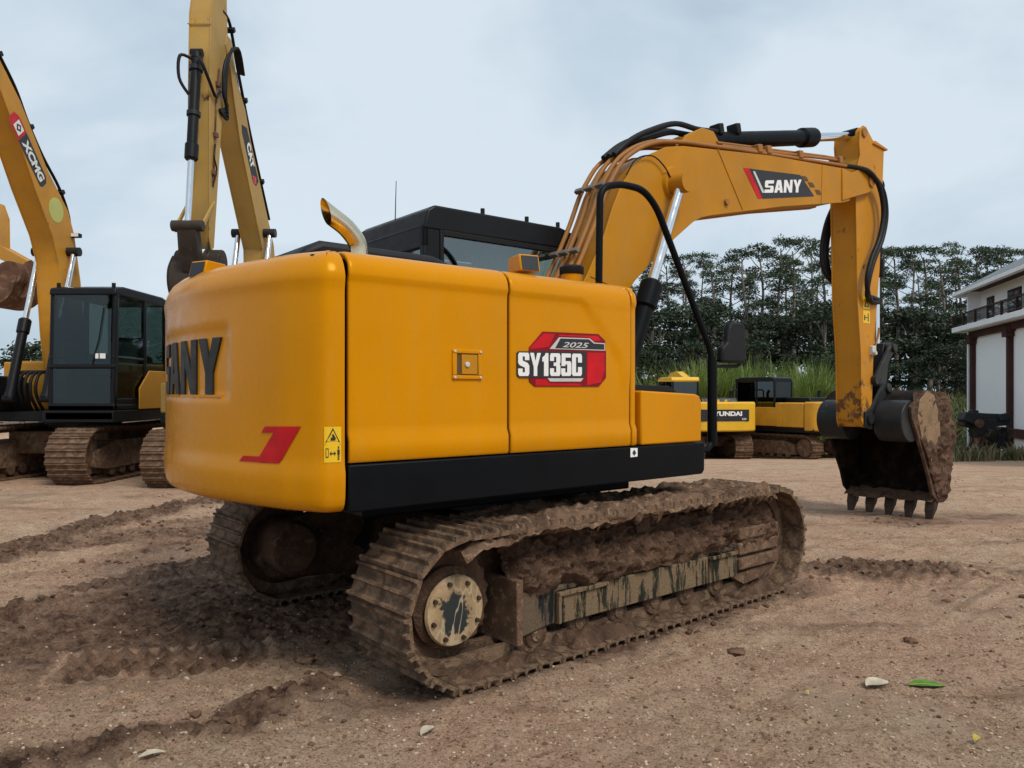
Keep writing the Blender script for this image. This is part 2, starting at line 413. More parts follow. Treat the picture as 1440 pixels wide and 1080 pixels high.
def ground_fn(x, y):
    """height and mud amount, with the shade under the machine mixed into the mud"""
    near = 1-sst(14, 26, np.hypot(x, y))
    z = base_z(x, y)
    n1 = fbm(x*.9, y*.9, 4, 11); n2 = fbm(x*4.5, y*4.5, 4, 21); n3 = fbm(x*16, y*16, 3, 31); n4 = fbm(x*33, y*33, 2, 41)-.5
    rid = 1-np.abs(2*fbm(x*6.5+.6*n2, y*6.5, 4, 45)-1); rid2 = 1-np.abs(2*fbm(x*15, y*15+.5*n1, 3, 47)-1)
    mud = np.zeros(np.shape(x))
    z = z + near*(.05*(n1-.5)+.020*(n2-.5)+.016*(n3-.5)+.016*n4)
    # flat under the standing tracks
    for off, amp, wd, mm in ((BERM1, .075, .22, .9), (BERM2, .06, .18, .9), (BERM3, .03, .15, .7)):
        d = pl_dist(x+.25*(n2-.5), y+.25*(n1-.5), off)
        g = np.exp(-(d/wd)**2)
        z = z + amp*g*(.25+1.3*n2) + g*(.055*(rid2-.7)+.05*(n3-.5)+.035*n4)
        mud = np.maximum(mud, mm*np.exp(-(d/(wd*1.5))**2))
    def blob(cx, cy, rx, ry, a=0.):
        c, s = math.cos(a), math.sin(a); dx, dy = x-cx, y-cy
        return np.exp(-(((dx*c+dy*s)/rx)**2+((-dx*s+dy*c)/ry)**2)**1.5)
    # churned mud behind the machine and along both tracks
    ang = math.atan2(U50[1], U50[0])
    ch = np.maximum(blob(-2.0, 5.1, 1.9, 1.35, ang), .8*blob(-3.6, 7.6, 2.2, 1.0, ang+.5))
    pr = np.exp(-(np.hypot((x+1.88)/.75, (y-4.2)/.45))**4)
    z = z + ch*(1-.9*pr)*(.05*(n2-.5)+.05*(rid-.72)+.04*(rid2-.72)+.03*(n3-.5)+.025*n4)
    mud = np.maximum(mud, .78*ch)
    bt = blob(.7, 4.75, 2.3, .42, ang)
    mud = np.maximum(mud, .8*bt); z = z+bt*(.045*n2+.03*(n3-.5)-.02)
    mud = np.maximum(mud, .75*blob(0, 6, 2.6, 1.7, ang))  # mud under the machine, strengthened to paint the shade there into the colour
    # mound to the right of the track, with scraped streaks
    mo = blob(2.95, 6.1, .75, .42, ang-.9)
    z = z + mo*(.035*n2+.06*(rid-.6)+.05*(rid2-.6)+.05*np.abs(np.sin((x*.75-y*.66)*34+3*n2))*n1+.05*(n3-.4)); mud = np.maximum(mud, .85*mo)
    m2 = blob(2.05, 5.55, .55, .22, ang); z = z+m2*.05*n2; mud = np.maximum(mud, .6*m2)
    sw = np.hypot(x-3.72, y-6.03); rg = np.exp(-((sw-.26)/.16)**2)
    z = z+rg*.03*(.5+.5*np.sin(sw*75+6*n2)); mud = np.maximum(mud, .45*rg)
    for cx, cy, r in ((4.6, 8.7, .9), (5.6, 9.0, .8)):
        mud = np.maximum(mud, .55*blob(cx, cy, r, .45, .1))
    # trampled pale patch between the ridges
    pat = np.maximum(blob(-3.35, 5.3, .95, .20, ang+.25), .8*blob(-3.9, 6.7, .8, .25, ang+.4)); mud = mud*(1-.9*pat); z = z*(1-.85*pat)+.85*pat*(.03*(n1-.5))
    # grouser prints
    for cx, cy, hl, hw, a in ((-1.88, 4.16, .62, .27, .23), (-2.75, 6.0, .8, .22, .75)):
        c, s = math.cos(a), math.sin(a); sx = (x-cx)*c+(y-cy)*s; tx = -(x-cx)*s+(y-cy)*c
        w = sst(hl, hl*.7, np.abs(sx))*sst(hw, hw*.72, np.abs(tx))
        rdg = np.clip(np.cos((sx+1.2*tx*tx)*2*math.pi/.098), -.3, 1)
        z = z*(1-w)+w*(.5*z+.034*rdg*(.5+.9*n2)+.006*(n3-.5)+.008*n4-.005); mud = np.maximum(mud*(1-w), .58*w+.12*w*rdg)
    # lengthwise tyre and track scrapes over the whole yard
    st = fbm((x*U50[0]+y*U50[1])*.7, (-x*U50[1]+y*U50[0])*7, 3, 51)
    z = z + near*.034*(st-.5)
    mud = np.maximum(mud, .40*sst(.58, .72, st)*sst(.5, .62, n1))
    # keep the ground off the shoes
    for yc in (1.03, -1.03):
        cx = -.016-yc*U50[1]; cy = 5.58+yc*U50[0]
        sx = (x-cx)*U50[0]+(y-cy)*U50[1]; tx = -(x-cx)*U50[1]+(y-cy)*U50[0]
        w = sst(1.85, 1.6, np.abs(sx))*sst(.34, .26, np.abs(tx))
        z = z*(1-w)+w*(-.012)
    return z, np.clip(mud, 0, 1)
def axis(lo, hi, step, far, g=1.09):
    a = list(np.arange(lo, hi, step)); s = step; p = a[-1]; up = []
    while p < far[1]: s *= g; p += s; up.append(p)
    s = step; p = lo; dn = []
    while p > far[0]: s *= g; p -= s; dn.append(p)
    return np.array(dn[::-1]+a+up)
xs = axis(-4.4, 4.6, .019, (-420, 420)); ys = axis(2.2, 8.2, .019, (-60, 700), 1.075)
X, Y = np.meshgrid(xs, ys)
Z, MUD_SHADE = ground_fn(X, Y)
nx, ny = len(xs), len(ys)
idx = np.arange(nx*ny).reshape(ny, nx)
F = np.stack([idx[:-1, :-1], idx[:-1, 1:], idx[1:, 1:], idx[1:, :-1]], -1).reshape(-1, 4)
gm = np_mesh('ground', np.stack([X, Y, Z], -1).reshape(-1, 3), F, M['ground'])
a_ = gm.attributes.new('mud', 'FLOAT', 'POINT'); a_.data.foreach_set('value', MUD_SHADE.astype(np.float32).ravel())
GR = np.clip(sst(27, 32, Y)*(.55+.9*(fbm(X*.3, Y*.3, 3, 61)-.35)) , 0, 1)*sst(0, 6, X+3)+sst(48, 60, Y)
a_ = gm.attributes.new('grass', 'FLOAT', 'POINT'); a_.data.foreach_set('value', np.clip(GR, 0, 1).astype(np.float32).ravel())
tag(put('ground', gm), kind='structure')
def gz(x, y): return float(ground_fn(np.array([x]), np.array([y]))[0][0])

# loose stone chips
def stones(name, N, smin, smax, area, mat, seed, label, pw=2.2):
    rng = np.random.default_rng(seed)
    px = rng.uniform(area[0], area[1], N*2); u = rng.uniform(0, 1, N*2); py = area[2]*(area[3]/area[2])**u
    px = px*np.maximum(py, 2.5)/6.0
    if name == 'mud_crumb': px, py, zz = mud_clods(N, seed)
    else:
        zz, mm = ground_fn(px, py); keep = rng.uniform(0, 1, N*2) > mm*.9
        px, py, zz = px[keep][:N], py[keep][:N], zz[keep][:N]
    n = len(px)
    ico = np.array([(0, 0, 1), (.89, 0, .45), (.28, .85, .45), (-.72, .53, .45), (-.72, -.53, .45), (.28, -.85, .45), (.72, .53, -.45), (-.28, .85, -.45), (-.89, 0, -.45), (-.28, -.85, -.45), (.72, -.53, -.45), (0, 0, -1)])
    fi = np.array([(0, 1, 2), (0, 2, 3), (0, 3, 4), (0, 4, 5), (0, 5, 1), (1, 6, 2), (2, 7, 3), (3, 8, 4), (4, 9, 5), (5, 10, 1), (1, 10, 6), (2, 6, 7), (3, 7, 8), (4, 8, 9), (5, 9, 10)])
    sz = smin+(smax-smin)*rng.uniform(0, 1, n)**pw*1.0
    sc = sz[:, None]*rng.uniform(.6, 1.3, (n, 3))*np.array([1, 1, .62])
    a = rng.uniform(0, 6.28, n); ca, sa = np.cos(a), np.sin(a)
    V = ico[None]*sc[:, None]*rng.uniform(.75, 1.2, (n, 12, 1))
    V = np.stack([V[..., 0]*ca[:, None]-V[..., 1]*sa[:, None], V[..., 0]*sa[:, None]+V[..., 1]*ca[:, None], V[..., 2]], -1)
    V += np.stack([px, py, zz+sz*.12], -1)[:, None]
    F_ = (fi[None]+(np.arange(n)*12)[:, None, None]).reshape(-1, 3)
    tag(put(name, np_mesh(name, V.reshape(-1, 3), F_, mat, False)), label, 'gravel', kind='stuff')
stones('gravel', 17000, .0025, .011, (-5.2, 5.2, 2.3, 16), M['rock'], 3, 'pale loose stone chips scattered over the dirt yard', 3.5)
M['mudc'] = mk('dark_mud_crumb', (.165, .094, .060), .9, var=.5, vscale=5, bump=1., bscale=50)
M['clod'] = mk('earth_clod', (.17, .100, .062), .9, var=.4, vscale=6, bump=.8, bscale=50)
def mud_clods(N, seed):
    rng = np.random.default_rng(seed); px = rng.uniform(-5.2, 4.6, N*9); py = rng.uniform(2.6, 11, N*9)
    zz, mm = ground_fn(px, py); keep = (rng.uniform(.25, 1.5, N*9) < mm) & (np.hypot((px+1.88)/.8, (py-4.18)/.42) > 1)
    return px[keep][:N], py[keep][:N], zz[keep][:N]
stones('soil_crumb', 7000, .003, .014, (-5.2, 5.2, 2.3, 14), M['clod'], 9, 'brown crumbs of soil scattered over the dirt yard', 4)
stones('mud_crumb', 5500, .004, .032, (0, 1, 1, 2), M['mudc'], 19, 'dark crumbled mud lying on the churned ground behind the tracks', 3.2)

# ------------------------------------------------------------------ shared machine builders
def offset_poly(P, d):
    """inward offset of a polygon (any winding)"""
    A = sum(P[i-1][0]*P[i][1]-P[i][0]*P[i-1][1] for i in range(len(P)))
    s = 1 if A > 0 else -1; out = []; n = len(P)
    for i in range(n):
        a, b, c = Vector(P[i-1]), Vector(P[i]), Vector(P[(i+1) % n])
        e1 = (b-a).normalized(); e2 = (c-b).normalized()
        n1 = Vector((-e1.y, e1.x))*s; n2 = Vector((-e2.y, e2.x))*s
        m = n1+n2; m = m/max(m.dot(m)/2, .35)
        out.append(tuple(b+m*d))
    return out
def arm(name, poly, y0, y1, mat, parent, lip=.014, plate=.016):
    mb = MB(); mb.prism(offset_poly(poly, lip), y0+plate*.6, y1-plate*.6)
    mb.prism(poly, y0, y0+plate); mb.prism(poly, y1-plate, y1)
    return mb.build(name, mat, parent, bevel=.004)
def ram(name, p0, p1, frac, rb, rr, parent, mb_mat, rod_mat, n=20, collar=True, eye=.05, eye_mat=None):
    p0, p1 = Vector(p0), Vector(p1); q = p0.lerp(p1, frac); d = (p1-p0).normalized()
    b = MB(); b.tube([p0, q], rb, n)
    if collar:
        g = q-d*rb*3.2; b.tube([g, g+d*rb*.3, q-d*rb*.1, q+d*rb*.25], [rb*1.02, rb*1.28, rb*1.28, rb*1.0], n)
        b.tube([p0+d*rb*.2, p0+d*rb*1.2], rb*1.12, n)
    w = rb*1.1
    b.cyl(p0+Vector((0, -w, 0)), p0+Vector((0, w, 0)), eye*1.15)
    o = b.build(name, mb_mat, parent)
    r = MB(); r.tube([q-d*.02, p1], rr, n); r.build('rod', rod_mat, o)
    e = MB(); e.cyl(p1+Vector((0, -w, 0)), p1+Vector((0, w, 0)), eye*1.2); e.build('rod_eye', eye_mat or mb_mat, o)
    return o
def track_path(a, zc, r, sag=0., n=400):
    """closed loop (x, z, tangent angle) of the shoe plates, evenly spaced samples"""
    P = []
    L1 = 2*a; L2 = math.pi*r; tot = 2*(L1+L2)
    for k in range(n):
        s = tot*k/n
        if s < L1: x = -a+s; P.append((x, zc-r))
        elif s < L1+L2:
            t = -math.pi/2+(s-L1)/r; P.append((a+r*math.cos(t), zc+r*math.sin(t)))
        elif s < 2*L1+L2:
            x = a-(s-L1-L2); P.append((x, zc+r-sag*math.sin(math.pi*(x+a)/(2*a))**2))
        else:
            t = math.pi/2+(s-2*L1-L2)/r; P.append((-a+r*math.cos(t), zc+r*math.sin(t)))
    return P, tot
def track(root, yc, w, a, zc, r, nsh, shoe_mat, link_mat, rz=0., sag=0., jitter=0.):
    P, tot = track_path(a, zc, r, sag, 360); n = len(P)
    mb = MB(); v = []; T = []
    for i in range(n):
        dx, dz = P[(i+1) % n][0]-P[i-1][0], P[(i+1) % n][1]-P[i-1][1]; L = math.hypot(dx, dz); T.append((dx/L, dz/L))
    for yy0, yy1 in ((yc-.10, yc-.05), (yc+.05, yc+.10)):
        v = []; f = []
        for i in range(0, n, 4):
            nx_, nz_ = -T[i][1], T[i][0]          # inward (left of travel)
            for y in (yy0, yy1):
                for dd in (.012, .085): v.append((P[i][0]+nx_*dd, y, P[i][1]+nz_*dd))
        m = len(v)//4
        for i in range(m):
            j = (i+1) % m
            for q in ((0, 1), (1, 3), (3, 2), (2, 0)): f.append((i*4+q[0], i*4+q[1], j*4+q[1], j*4+q[0]))
        mb.add(v, f)
    tr = mb.build('track', link_mat, root, rz=rz)
    p = tot/nsh
    prof = [(-.5, -.015), (.53, -.015), (.53, .004), (.47, .028), (.40, .028), (.34, .004), (.06, .004), (.02, .026), (-.05, .026), (-.09, .004), (-.36, .004), (-.40, .026), (-.47, .026), (-.5, .004)]
    sm = MB(); sm.prism([(x*p, z) for x, z in prof], -w/2, w/2)
    me = sm.mesh('shoe', shoe_mat, 20)
    for k in range(nsh):
        i = int(k*n/nsh) % n
        ang = math.atan2(T[i][1], T[i][0])
        Mx = Matrix(((T[i][0], 0, T[i][1], P[i][0]), (0, 1, 0, yc), (T[i][1], 0, -T[i][0], P[i][1]), (0, 0, 0, 1)))
        if jitter:
            Mx = Mx @ Matrix.Rotation(random.uniform(-1, 1)*jitter, 4, 'Y') @ Matrix.Rotation(random.uniform(-.3, .3)*jitter, 4, 'X')
        # z axis of the shoe points outwards; keep the frame right handed
        Mx = Mx @ Matrix.Scale(1, 4)
        if Mx.determinant() < 0: Mx = Mx @ Matrix.Scale(-1, 4, (0, 1, 0))
        o = put('shoe', me, tr); o.matrix_local = Mx
    return tr
def wheel(name, c, prof, mat, parent, n=24):
    mb = MB(); mb.lathe(prof, c, 'y', n); return mb.build(name, mat, parent)
def planar(polys, fn, th=.004):
    """flat pieces: polys = list of 2D polygons, fn(u, v, h) -> point; raised by th"""
    mb = MB()
    for P in polys:
        n = len(P)
        v = [fn(u, w_, th) for u, w_ in P]+[fn(u, w_, 0) for u, w_ in P]
        mb.add(v, [tuple(range(n))]+[(i, n+i, n+(i+1) % n, (i+1) % n) for i in range(n)])
    return mb
LET = {
 'S': [[(0, 0), (.9, 0), (1, .1), (1, .46), (.9, .56), (.36, .56), (.36, .74), (1, .74), (1, 1), (.1, 1), (0, .9), (0, .52), (.1, .42), (.64, .42), (.64, .26), (0, .26)]],
 'A': [[(0, 0), (.33, 0), (.38, .2), (.5, .2), (.5, .4), (.43, .4), (.5, .72), (.5, 1), (.28, 1)], [(1, 0), (.72, 1), (.5, 1), (.5, .72), (.57, .4), (.5, .4), (.5, .2), (.62, .2), (.67, 0)]],
 'N': [[(0, 0), (.3, 0), (.3, .55), (.68, 0), (1, 0), (1, 1), (.7, 1), (.7, .45), (.32, 1), (0, 1)]],
 'Y': [[(.34, 0), (.66, 0), (.66, .38), (1, 1), (.66, 1), (.5, .64), (.34, 1), (0, 1), (.34, .38)]]}
LET.update({
 '1': [[(.30, 0), (.88, 0), (.88, 1), (.52, 1), (.42, .90), (.08, .80), (.08, .62), (.30, .64)]],
 '3': [[(0, .1), (.1, 0), (.9, 0), (1, .1), (1, .44), (.92, .52), (1, .60), (1, .9), (.9, 1), (.1, 1), (0, .9), (0, .66), (.38, .66), (.38, .84), (.60, .84), (.60, .59), (.35, .59), (.35, .44), (.60, .44), (.60, .16), (.38, .16), (.38, .34), (0, .34)]],
 '5': [[(0, .1), (.1, 0), (.9, 0), (1, .1), (1, .56), (.9, .66), (.42, .66), (.42, .82), (.95, .82), (.95, 1), (.05, 1), (.03, .44), (.40, .44), (.44, .52), (.60, .52), (.60, .16), (.40, .16), (.40, .34), (0, .34)]],
 'C': [[(0, .1), (.1, 0), (.9, 0), (1, .1), (1, .40), (.60, .40), (.60, .16), (.40, .16), (.40, .84), (.60, .84), (.60, .60), (1, .60), (1, .9), (.9, 1), (.1, 1), (0, .9)]],
 's': [[(0, .1), (.1, 0), (.9, 0), (1, .1), (1, .44), (.86, .56), (.40, .66), (.40, .84), (.60, .84), (.60, .68), (1, .68), (1, .9), (.9, 1), (.1, 1), (0, .9), (0, .56), (.14, .46), (.60, .36), (.60, .16), (.40, .16), (.40, .32), (0, .32)]]})
def blockword(word, gap=.1, narrow={}):
    x = 0; out = []; tot = sum(narrow.get(c, 1) for c in word)+gap*(len(word)-1)
    for c in word:
        w_ = narrow.get(c, 1)
        for P in LET[c]: out.append([((x+u*w_)/tot, v) for u, v in P])
        x += w_+gap
    return out
def sany(gap=.16, aspect=.95, slant=0.):
    """polygons of the four block letters in a unit box: u 0..1, v 0..1"""
    tot = 4*aspect+3*gap*aspect; out = []; x = 0
    for ch in 'SANY':
        out.append([[((x+u*aspect)/tot+slant*v, v) for u, v in P] for P in LET[ch]]); x += aspect*(1+gap)
    return out
def text_mb(s, fn, th=.003, bold=.02, shear=0.):
    """lettering from the built-in font fitted to the unit box and mapped by fn(u, v, h)"""
    cu = bpy.data.curves.new('t', 'FONT'); cu.body = s; cu.offset = bold; cu.shear = shear; cu.resolution_u = 4
    ob = bpy.data.objects.new('t', cu); COL.objects.link(ob)
    dg = bpy.context.evaluated_depsgraph_get(); me = bpy.data.meshes.new_from_object(ob.evaluated_get(dg))
    V = [(v.co.x, v.co.y) for v in me.vertices]; Fs = [tuple(p.vertices) for p in me.polygons]
    bpy.data.objects.remove(ob); bpy.data.curves.remove(cu); bpy.data.meshes.remove(me)
    x0, x1 = min(v[0] for v in V), max(v[0] for v in V); y0, y1 = min(v[1] for v in V), max(v[1] for v in V)
    mb = MB(); mb.add([fn((a-x0)/(x1-x0), (b-y0)/(y1-y0), th) for a, b in V], Fs); return mb
def quad_map(p00, p10, p11, p01, n):
    p00, p10, p11, p01, n = map(Vector, (p00, p10, p11, p01, n))
    return lambda u, v, h: (p00*(1-u)+p10*u)*(1-v)+(p01*(1-u)+p11*u)*v+n*h

def bucket(root, piv, ang, W, s, mat, tube_mat, side_mat, tooth_mat, nteeth=5, name='bucket', mudside=None):
    """bucket in its own side profile: pivot at (0,0), teeth straight down at ang=0, opening towards -x"""
    c, sn = math.cos(ang), math.sin(ang)
    def T(p): return (piv[0]+(p[0]*c-p[1]*sn)*s, piv[1]+(p[0]*sn+p[1]*c)*s)
    # shell line from the hinge tube over the back down to the lip
    shell = [(.30, .20), (.55, .33), (.85, .30), (1.10, .10), (1.26, -.20), (1.28, -.50), (1.20, -.80), (1.05, -1.00), (.92, -1.03)]
    sh = [(q.x, q.y) for q in catmull([(a, b, 0) for a, b in shell], 4)]
    th = .035; inner = [(q[0], q[1]) for q in offset_poly(sh+[(.5, -.45), (.25, -.05)], th)][:len(sh)]
    body = MB()
    ring = sh+inner[::-1]
    body.prism([T(p) for p in ring], -W/2, W/2)
    o = body.build(name, mat, root, bevel=.004)
    side = sh+[(.78, -.92), (.70, -.72), (.52, -.42), (.34, -.12), (.24, .02), (.22, .14)]
    for y0, y1, mt in ((-W/2-.012, -W/2+.022, mudside or side_mat), (W/2-.022, W/2+.012, side_mat)):
        MB().prism([T(p) for p in side], y0, y1).build('side_plate', mt, o, bevel=.004)
    # rounded upper box of the bucket, split round the stick
    tb = [(.33+.27*math.cos(t)*1.0, -.03+.25*math.sin(t)) for t in [2*math.pi*k/22 for k in range(22)]]
    for y0, y1 in ((-W/2+.024, -.19*s), (.19*s, W/2-.024)):
        MB().prism([T(p) for p in tb], y0, y1).build('upper_tube', tube_mat, o, bevel=.012)
    for y in (-.185*s, .155*s):
        ear = [(-.10, -.09), (.02, -.13), (.40, -.10), (.62, .20), (.50, .40), (.36, .42), (.26, .34), (.05, .12), (-.09, .08)]
        MB().prism([T(p) for p in ear], y, y+.03*s).build('ear', tube_mat, o, bevel=.004)
    for k in range(nteeth):
        y = -W/2+.06*s+(W-.12*s)*k/(nteeth-1)
        tm = MB()
        for (x0, z0, x1, z1, hw0, hw1, t0, t1) in ((.96, -.98, .90, -1.14, .062, .055, .055, .05), (.90, -1.13, .855, -1.25, .055, .036, .045, .018)):
            vv = []
            for (xx, zz, hw, tt) in ((x0, z0, hw0, t0), (x1, z1, hw1, t1)):
                for dy in (-1, 1):
                    for dx in (-1, 1):
                        q = T((xx+dx*tt, zz)); vv.append((q[0], y+dy*hw*s, q[1]))
            tm.add(vv, [(0, 1, 3, 2), (4, 6, 7, 5), (0, 4, 5, 1), (2, 3, 7, 6), (0, 2, 6, 4), (1, 5, 7, 3)])
        tm.build('tooth', tooth_mat, o, bevel=.008)
    return o, T

# ------------------------------------------------------------------ the large excavator in front
A_H = 51.5
ex = empty('excavator', (-.016, 5.58, 0), R(90-A_H))
tag(ex, 'large golden-yellow crawler excavator in the foreground, seen from behind, with muddy tracks', 'excavator')
TR = R(2.0)
for sgn in (-1, 1):
    yc = sgn*1.03
    trk = track(ex, yc, .54, 1.385, .385, .362, 45, M['mudsteel'], M['mudsteel'], TR, 0.0, .03); trk.location = (.05*math.cos(TR), .05*math.sin(TR), 0)
    yo = sgn*1.16; yi = sgn*.88
    fr = MB()
    fr.prism([(-.99, .125), (-.99, .40), (-.90, .37), (1.20, .38), (1.45, .36), (1.45, .19), (.9, .165), (-.75, .16)], min(yo, yi), max(yo, yi))
    f = fr.build('track_frame', M['frame'], ex, bevel=.012, rz=TR); f.location = (.04*math.cos(TR), .04*math.sin(TR), 0)
    q = MB(); ya, yb_ = sorted((sgn*.80, sgn*.90)); q.prism([(-1.60, .30), (-1.50, .54), (-1.2, .60), (-.6, .56), (-.6, .16), (-1.1, .14), (-1.5, .18)], ya, yb_); q.build('drive_bracket', M['mudwet'], f, bevel=.02)
    q = MB(); q.cyl((-1.385, sgn*.98, .385), (-1.385, sgn*.66, .385), .20, .17, 24); q.build('drive_motor', M['mudwet'], f, bevel=.02)
    e = MB(); e.prism([(-1.0, .105), (-1.0, .455), (-.955, .455), (-.955, .105)], min(sgn*1.19, yi), max(sgn*1.19, yi)); e.build('end_plate', M['mud'], f, bevel=.006)
    s_ = MB(); s_.bb(-.70, 1.04, min(sgn*1.155, sgn*1.185), max(sgn*1.155, sgn*1.185), .165, .345); s_.build('side_strip', M['framep'], f, bevel=.006)
    for x0, x1 in ((-.70, -.30), (.70, 1.03)):
        q = MB(); q.bb(x0, x1, min(sgn*1.15, sgn*1.205), max(sgn*1.15, sgn*1.205), .322, .345)
        q.bb(x0, x0+.02, min(sgn*1.15, sgn*1.2), max(sgn*1.15, sgn*1.2), .17, .33); q.build('guard_rail', M['framep'], f, bevel=.003)
    q = MB()
    for z0 in (.20, .305, .41):
        q.bb(1.06, 1.56, min(sgn*1.10, sgn*1.20), max(sgn*1.10, sgn*1.20), z0, z0+.085)
    q.build('idler_yoke', M['mud'], f, bevel=.012)
    q = MB(); q.prism([(.98, .17), (1.60, .19), (1.35, .10), (1.15, .085)], min(sgn*1.12, sgn*1.17), max(sgn*1.12, sgn*1.17)); q.build('guide_plate', M['mud'], f, bevel=.006)
    for k in range(7):
        x = -.82+k*.335
        wheel('roller', (x, yc, .128), [(.04, -.115), (.075, -.115), (.088, -.10), (.088, -.06), (.07, -.05), (.07, .05), (.088, .06), (.088, .10), (.075, .115), (.04, .115)], M['mudwet'], f, 20)
        c_ = MB(); c_.cyl((x, yc+sgn*.10, .128), (x, yc+sgn*.122, .128), .045, .038, 14); c_.build('roller_cap', M['mud'], f)
    wheel('carrier_roller', (.1, yc, .60), [(.03, -.1), (.065, -.1), (.065, .1), (.03, .1)], M['mudwet'], f)
    wheel('idler', (1.385, yc, .385), [(.08, -.10), (.27, -.09), (.285, -.05), (.30, -.04), (.30, .04), (.285, .05), (.27, .09), (.08, .10)], M['mudwet'], f, 32)
    sp = MB(); n_ = 42; pr = []
    for k in range(n_):
        a = 2*math.pi*k/n_; r = .295 if k % 2 else .275; pr.append((-1.385+r*math.cos(a), .385+r*math.sin(a)))
    sp.prism(pr, yc-.03, yc+.03); so = sp.build('sprocket', M['mudwet'], f)
    dr = MB(); dr.lathe([(.19, 0), (.205, .02), (.205, .07), (.18, .09)] if sgn > 0 else [(.19, 0), (.205, -.02), (.205, -.07), (.18, -.09)], (-1.385, yc, .37), 'y', 32)
    dr.build('final_drive', M['mudwet'], f)
    cv = MB(); y0 = yc+sgn*.10; cv.lathe([(.172, 0), (.178, sgn*.012), (.170, sgn*.026), (.10, sgn*.034)], (-1.375, y0, .36), 'y', 36)
    co = cv.build('drive_cover', M['cover'], f)
    for k in range(8):
        a = 2*math.pi*k/8+.3; b = MB(); bx, bz = -1.375+.145*math.cos(a), .36+.145*math.sin(a)
        b.cyl((bx, y0+sgn*.02, bz), (bx, y0+sgn*.044, bz), .014, .012, 6); b.build('bolt', M['tooth'], f)
    # caked mud: a bank on the frame, on the lower run and in lumps on the upper run
    rg = np.random.default_rng(5+sgn)
    def bank(u, v):
        x = -.985+2.50*u
        nz = float(fbm(x*4.2+sgn*9, v*2.2, 4, 71))-.5; n2 = 1-abs(2*float(fbm(x*9, v*5, 4, 72))-1)-.72; n3 = float(fbm(x*34, v*16, 3, 73))-.5
        low_e = .345+.07*(float(fbm(x*7, 3.3, 3, 74))-.5)-.03*(1 if x > 1.0 else 0)
        z = low_e+(.71-low_e)*v**.85; yy = 1.205-.17*v**1.3
        yy += .08*nz+.11*n2+.05*n3-.03*max(0, .12-v)/.12; z += .04*n2+.03*n3
        if u < .04: yy -= (.04-u)*2.2
        return (x, sgn*min(yy, 1.25), min(z, .71))
    MB().grid(300, 44, bank).build('caked_mud', M['mudwet'], f, smooth=60)
    def low(u, v):
        x = -1.40+2.92*u; yy = .80+.50*v
        r_ = 1-abs(2*float(fbm(x*7, yy*8+sgn, 4, 82))-1)-.7
        h = .030+.11*max(0, float(fbm(x*4, yy*5+sgn, 4, 81))-.36)*1.4+.07*(float(fbm(x*18, yy*18, 4, 83))-.5)+.08*r_
        e_ = min(v, 1-v)*10; ex_ = min(u, 1-u)*14
        return (x, sgn*yy, max(-.01, h)*min(1, .35+e_*.65)*min(1, .3+ex_))
    MB().grid(200, 40, low).build('caked_mud', M['mudwet'], f, smooth=60)
    def upr(u, v):
        x = -1.42+2.80*u; yy = .765+.545*v
        nz = float(fbm(x*3.2, yy*6+sgn*4, 4, 91)); n2 = float(fbm(x*20, yy*20, 3, 92))-.5
        h = .774+.09*(nz-.42)+.05*n2+.05*(1-abs(2*float(fbm(x*8, yy*9, 3, 93))-1)-.7)-.05*float(sst(-.85, -1.3, x))
        e_ = min(v, u*3, (1-u)*3); h -= .06*max(0, .10-e_)/.10
        if v > .93: h -= (v-.93)/.07*(.05+.05*max(0, nz-.3)+.03*n2)
        return (x, sgn*yy, h)
    MB().grid(190, 38, upr).build('caked_mud', M['mud'], f, smooth=60)
    # drooping clods along the outer rim of the upper run
    dd = MB()
    for k in range(34):
        x = rg.uniform(-1.3, 1.4); L = rg.uniform(.02, .07); r = rg.uniform(.012, .03)
        dd.tube([(x, sgn*1.285, .74), (x+rg.uniform(-.02, .02), sgn*1.28, .735-L*.6), (x, sgn*1.27, .73-L)], [r*1.3, r, r*.3], 6)
    dd.build('hanging_mud', M['mud'], f, smooth=60)['kind'] = 'stuff'
cb = MB(); cb.bb(-.75, .75, -.80, .80, .34, .66); cb.prism([(-.95, .38), (-.75, .62), (.75, .62), (.95, .38), (.75, .30), (-.75, .30)], -.62, .62)
cb.build('carbody', M['bucket'], ex, bevel=.02, rz=TR)
MB().lathe([(.50, .62), (.56, .66), (.56, .80), (.50, .84)], (0, 0, 0), 'z', 40).build('swing_bearing', M['blacksteel'], ex)

# --- revolving frame and black skirts
MB().bb(-1.6, .40, -.80, .80, .80, .925).build('revolving_frame', M['black'], ex, bevel=.01)
MB().bb(.60, 1.10, -.42, .42, .82, 1.25).build('boom_mount', M['black'], ex, bevel=.01)
for sgn in (-1, 1):
    s_ = MB(); y0, y1 = (sgn*1.205, sgn*1.13)
    s_.prism([(-1.88, .905), (-1.88, 1.122), (.685, 1.122), (.685, .94), (.66, .915)], min(y0, y1), max(y0, y1)); s_.build('side_skirt', M['black'], ex, bevel=.008)
    s_ = MB(); s_.bb(-1.87, .64, min(sgn*1.13, sgn*.3), max(sgn*1.13, sgn*.3), .915, .945); s_.build('belly_plate', M['black'], ex)

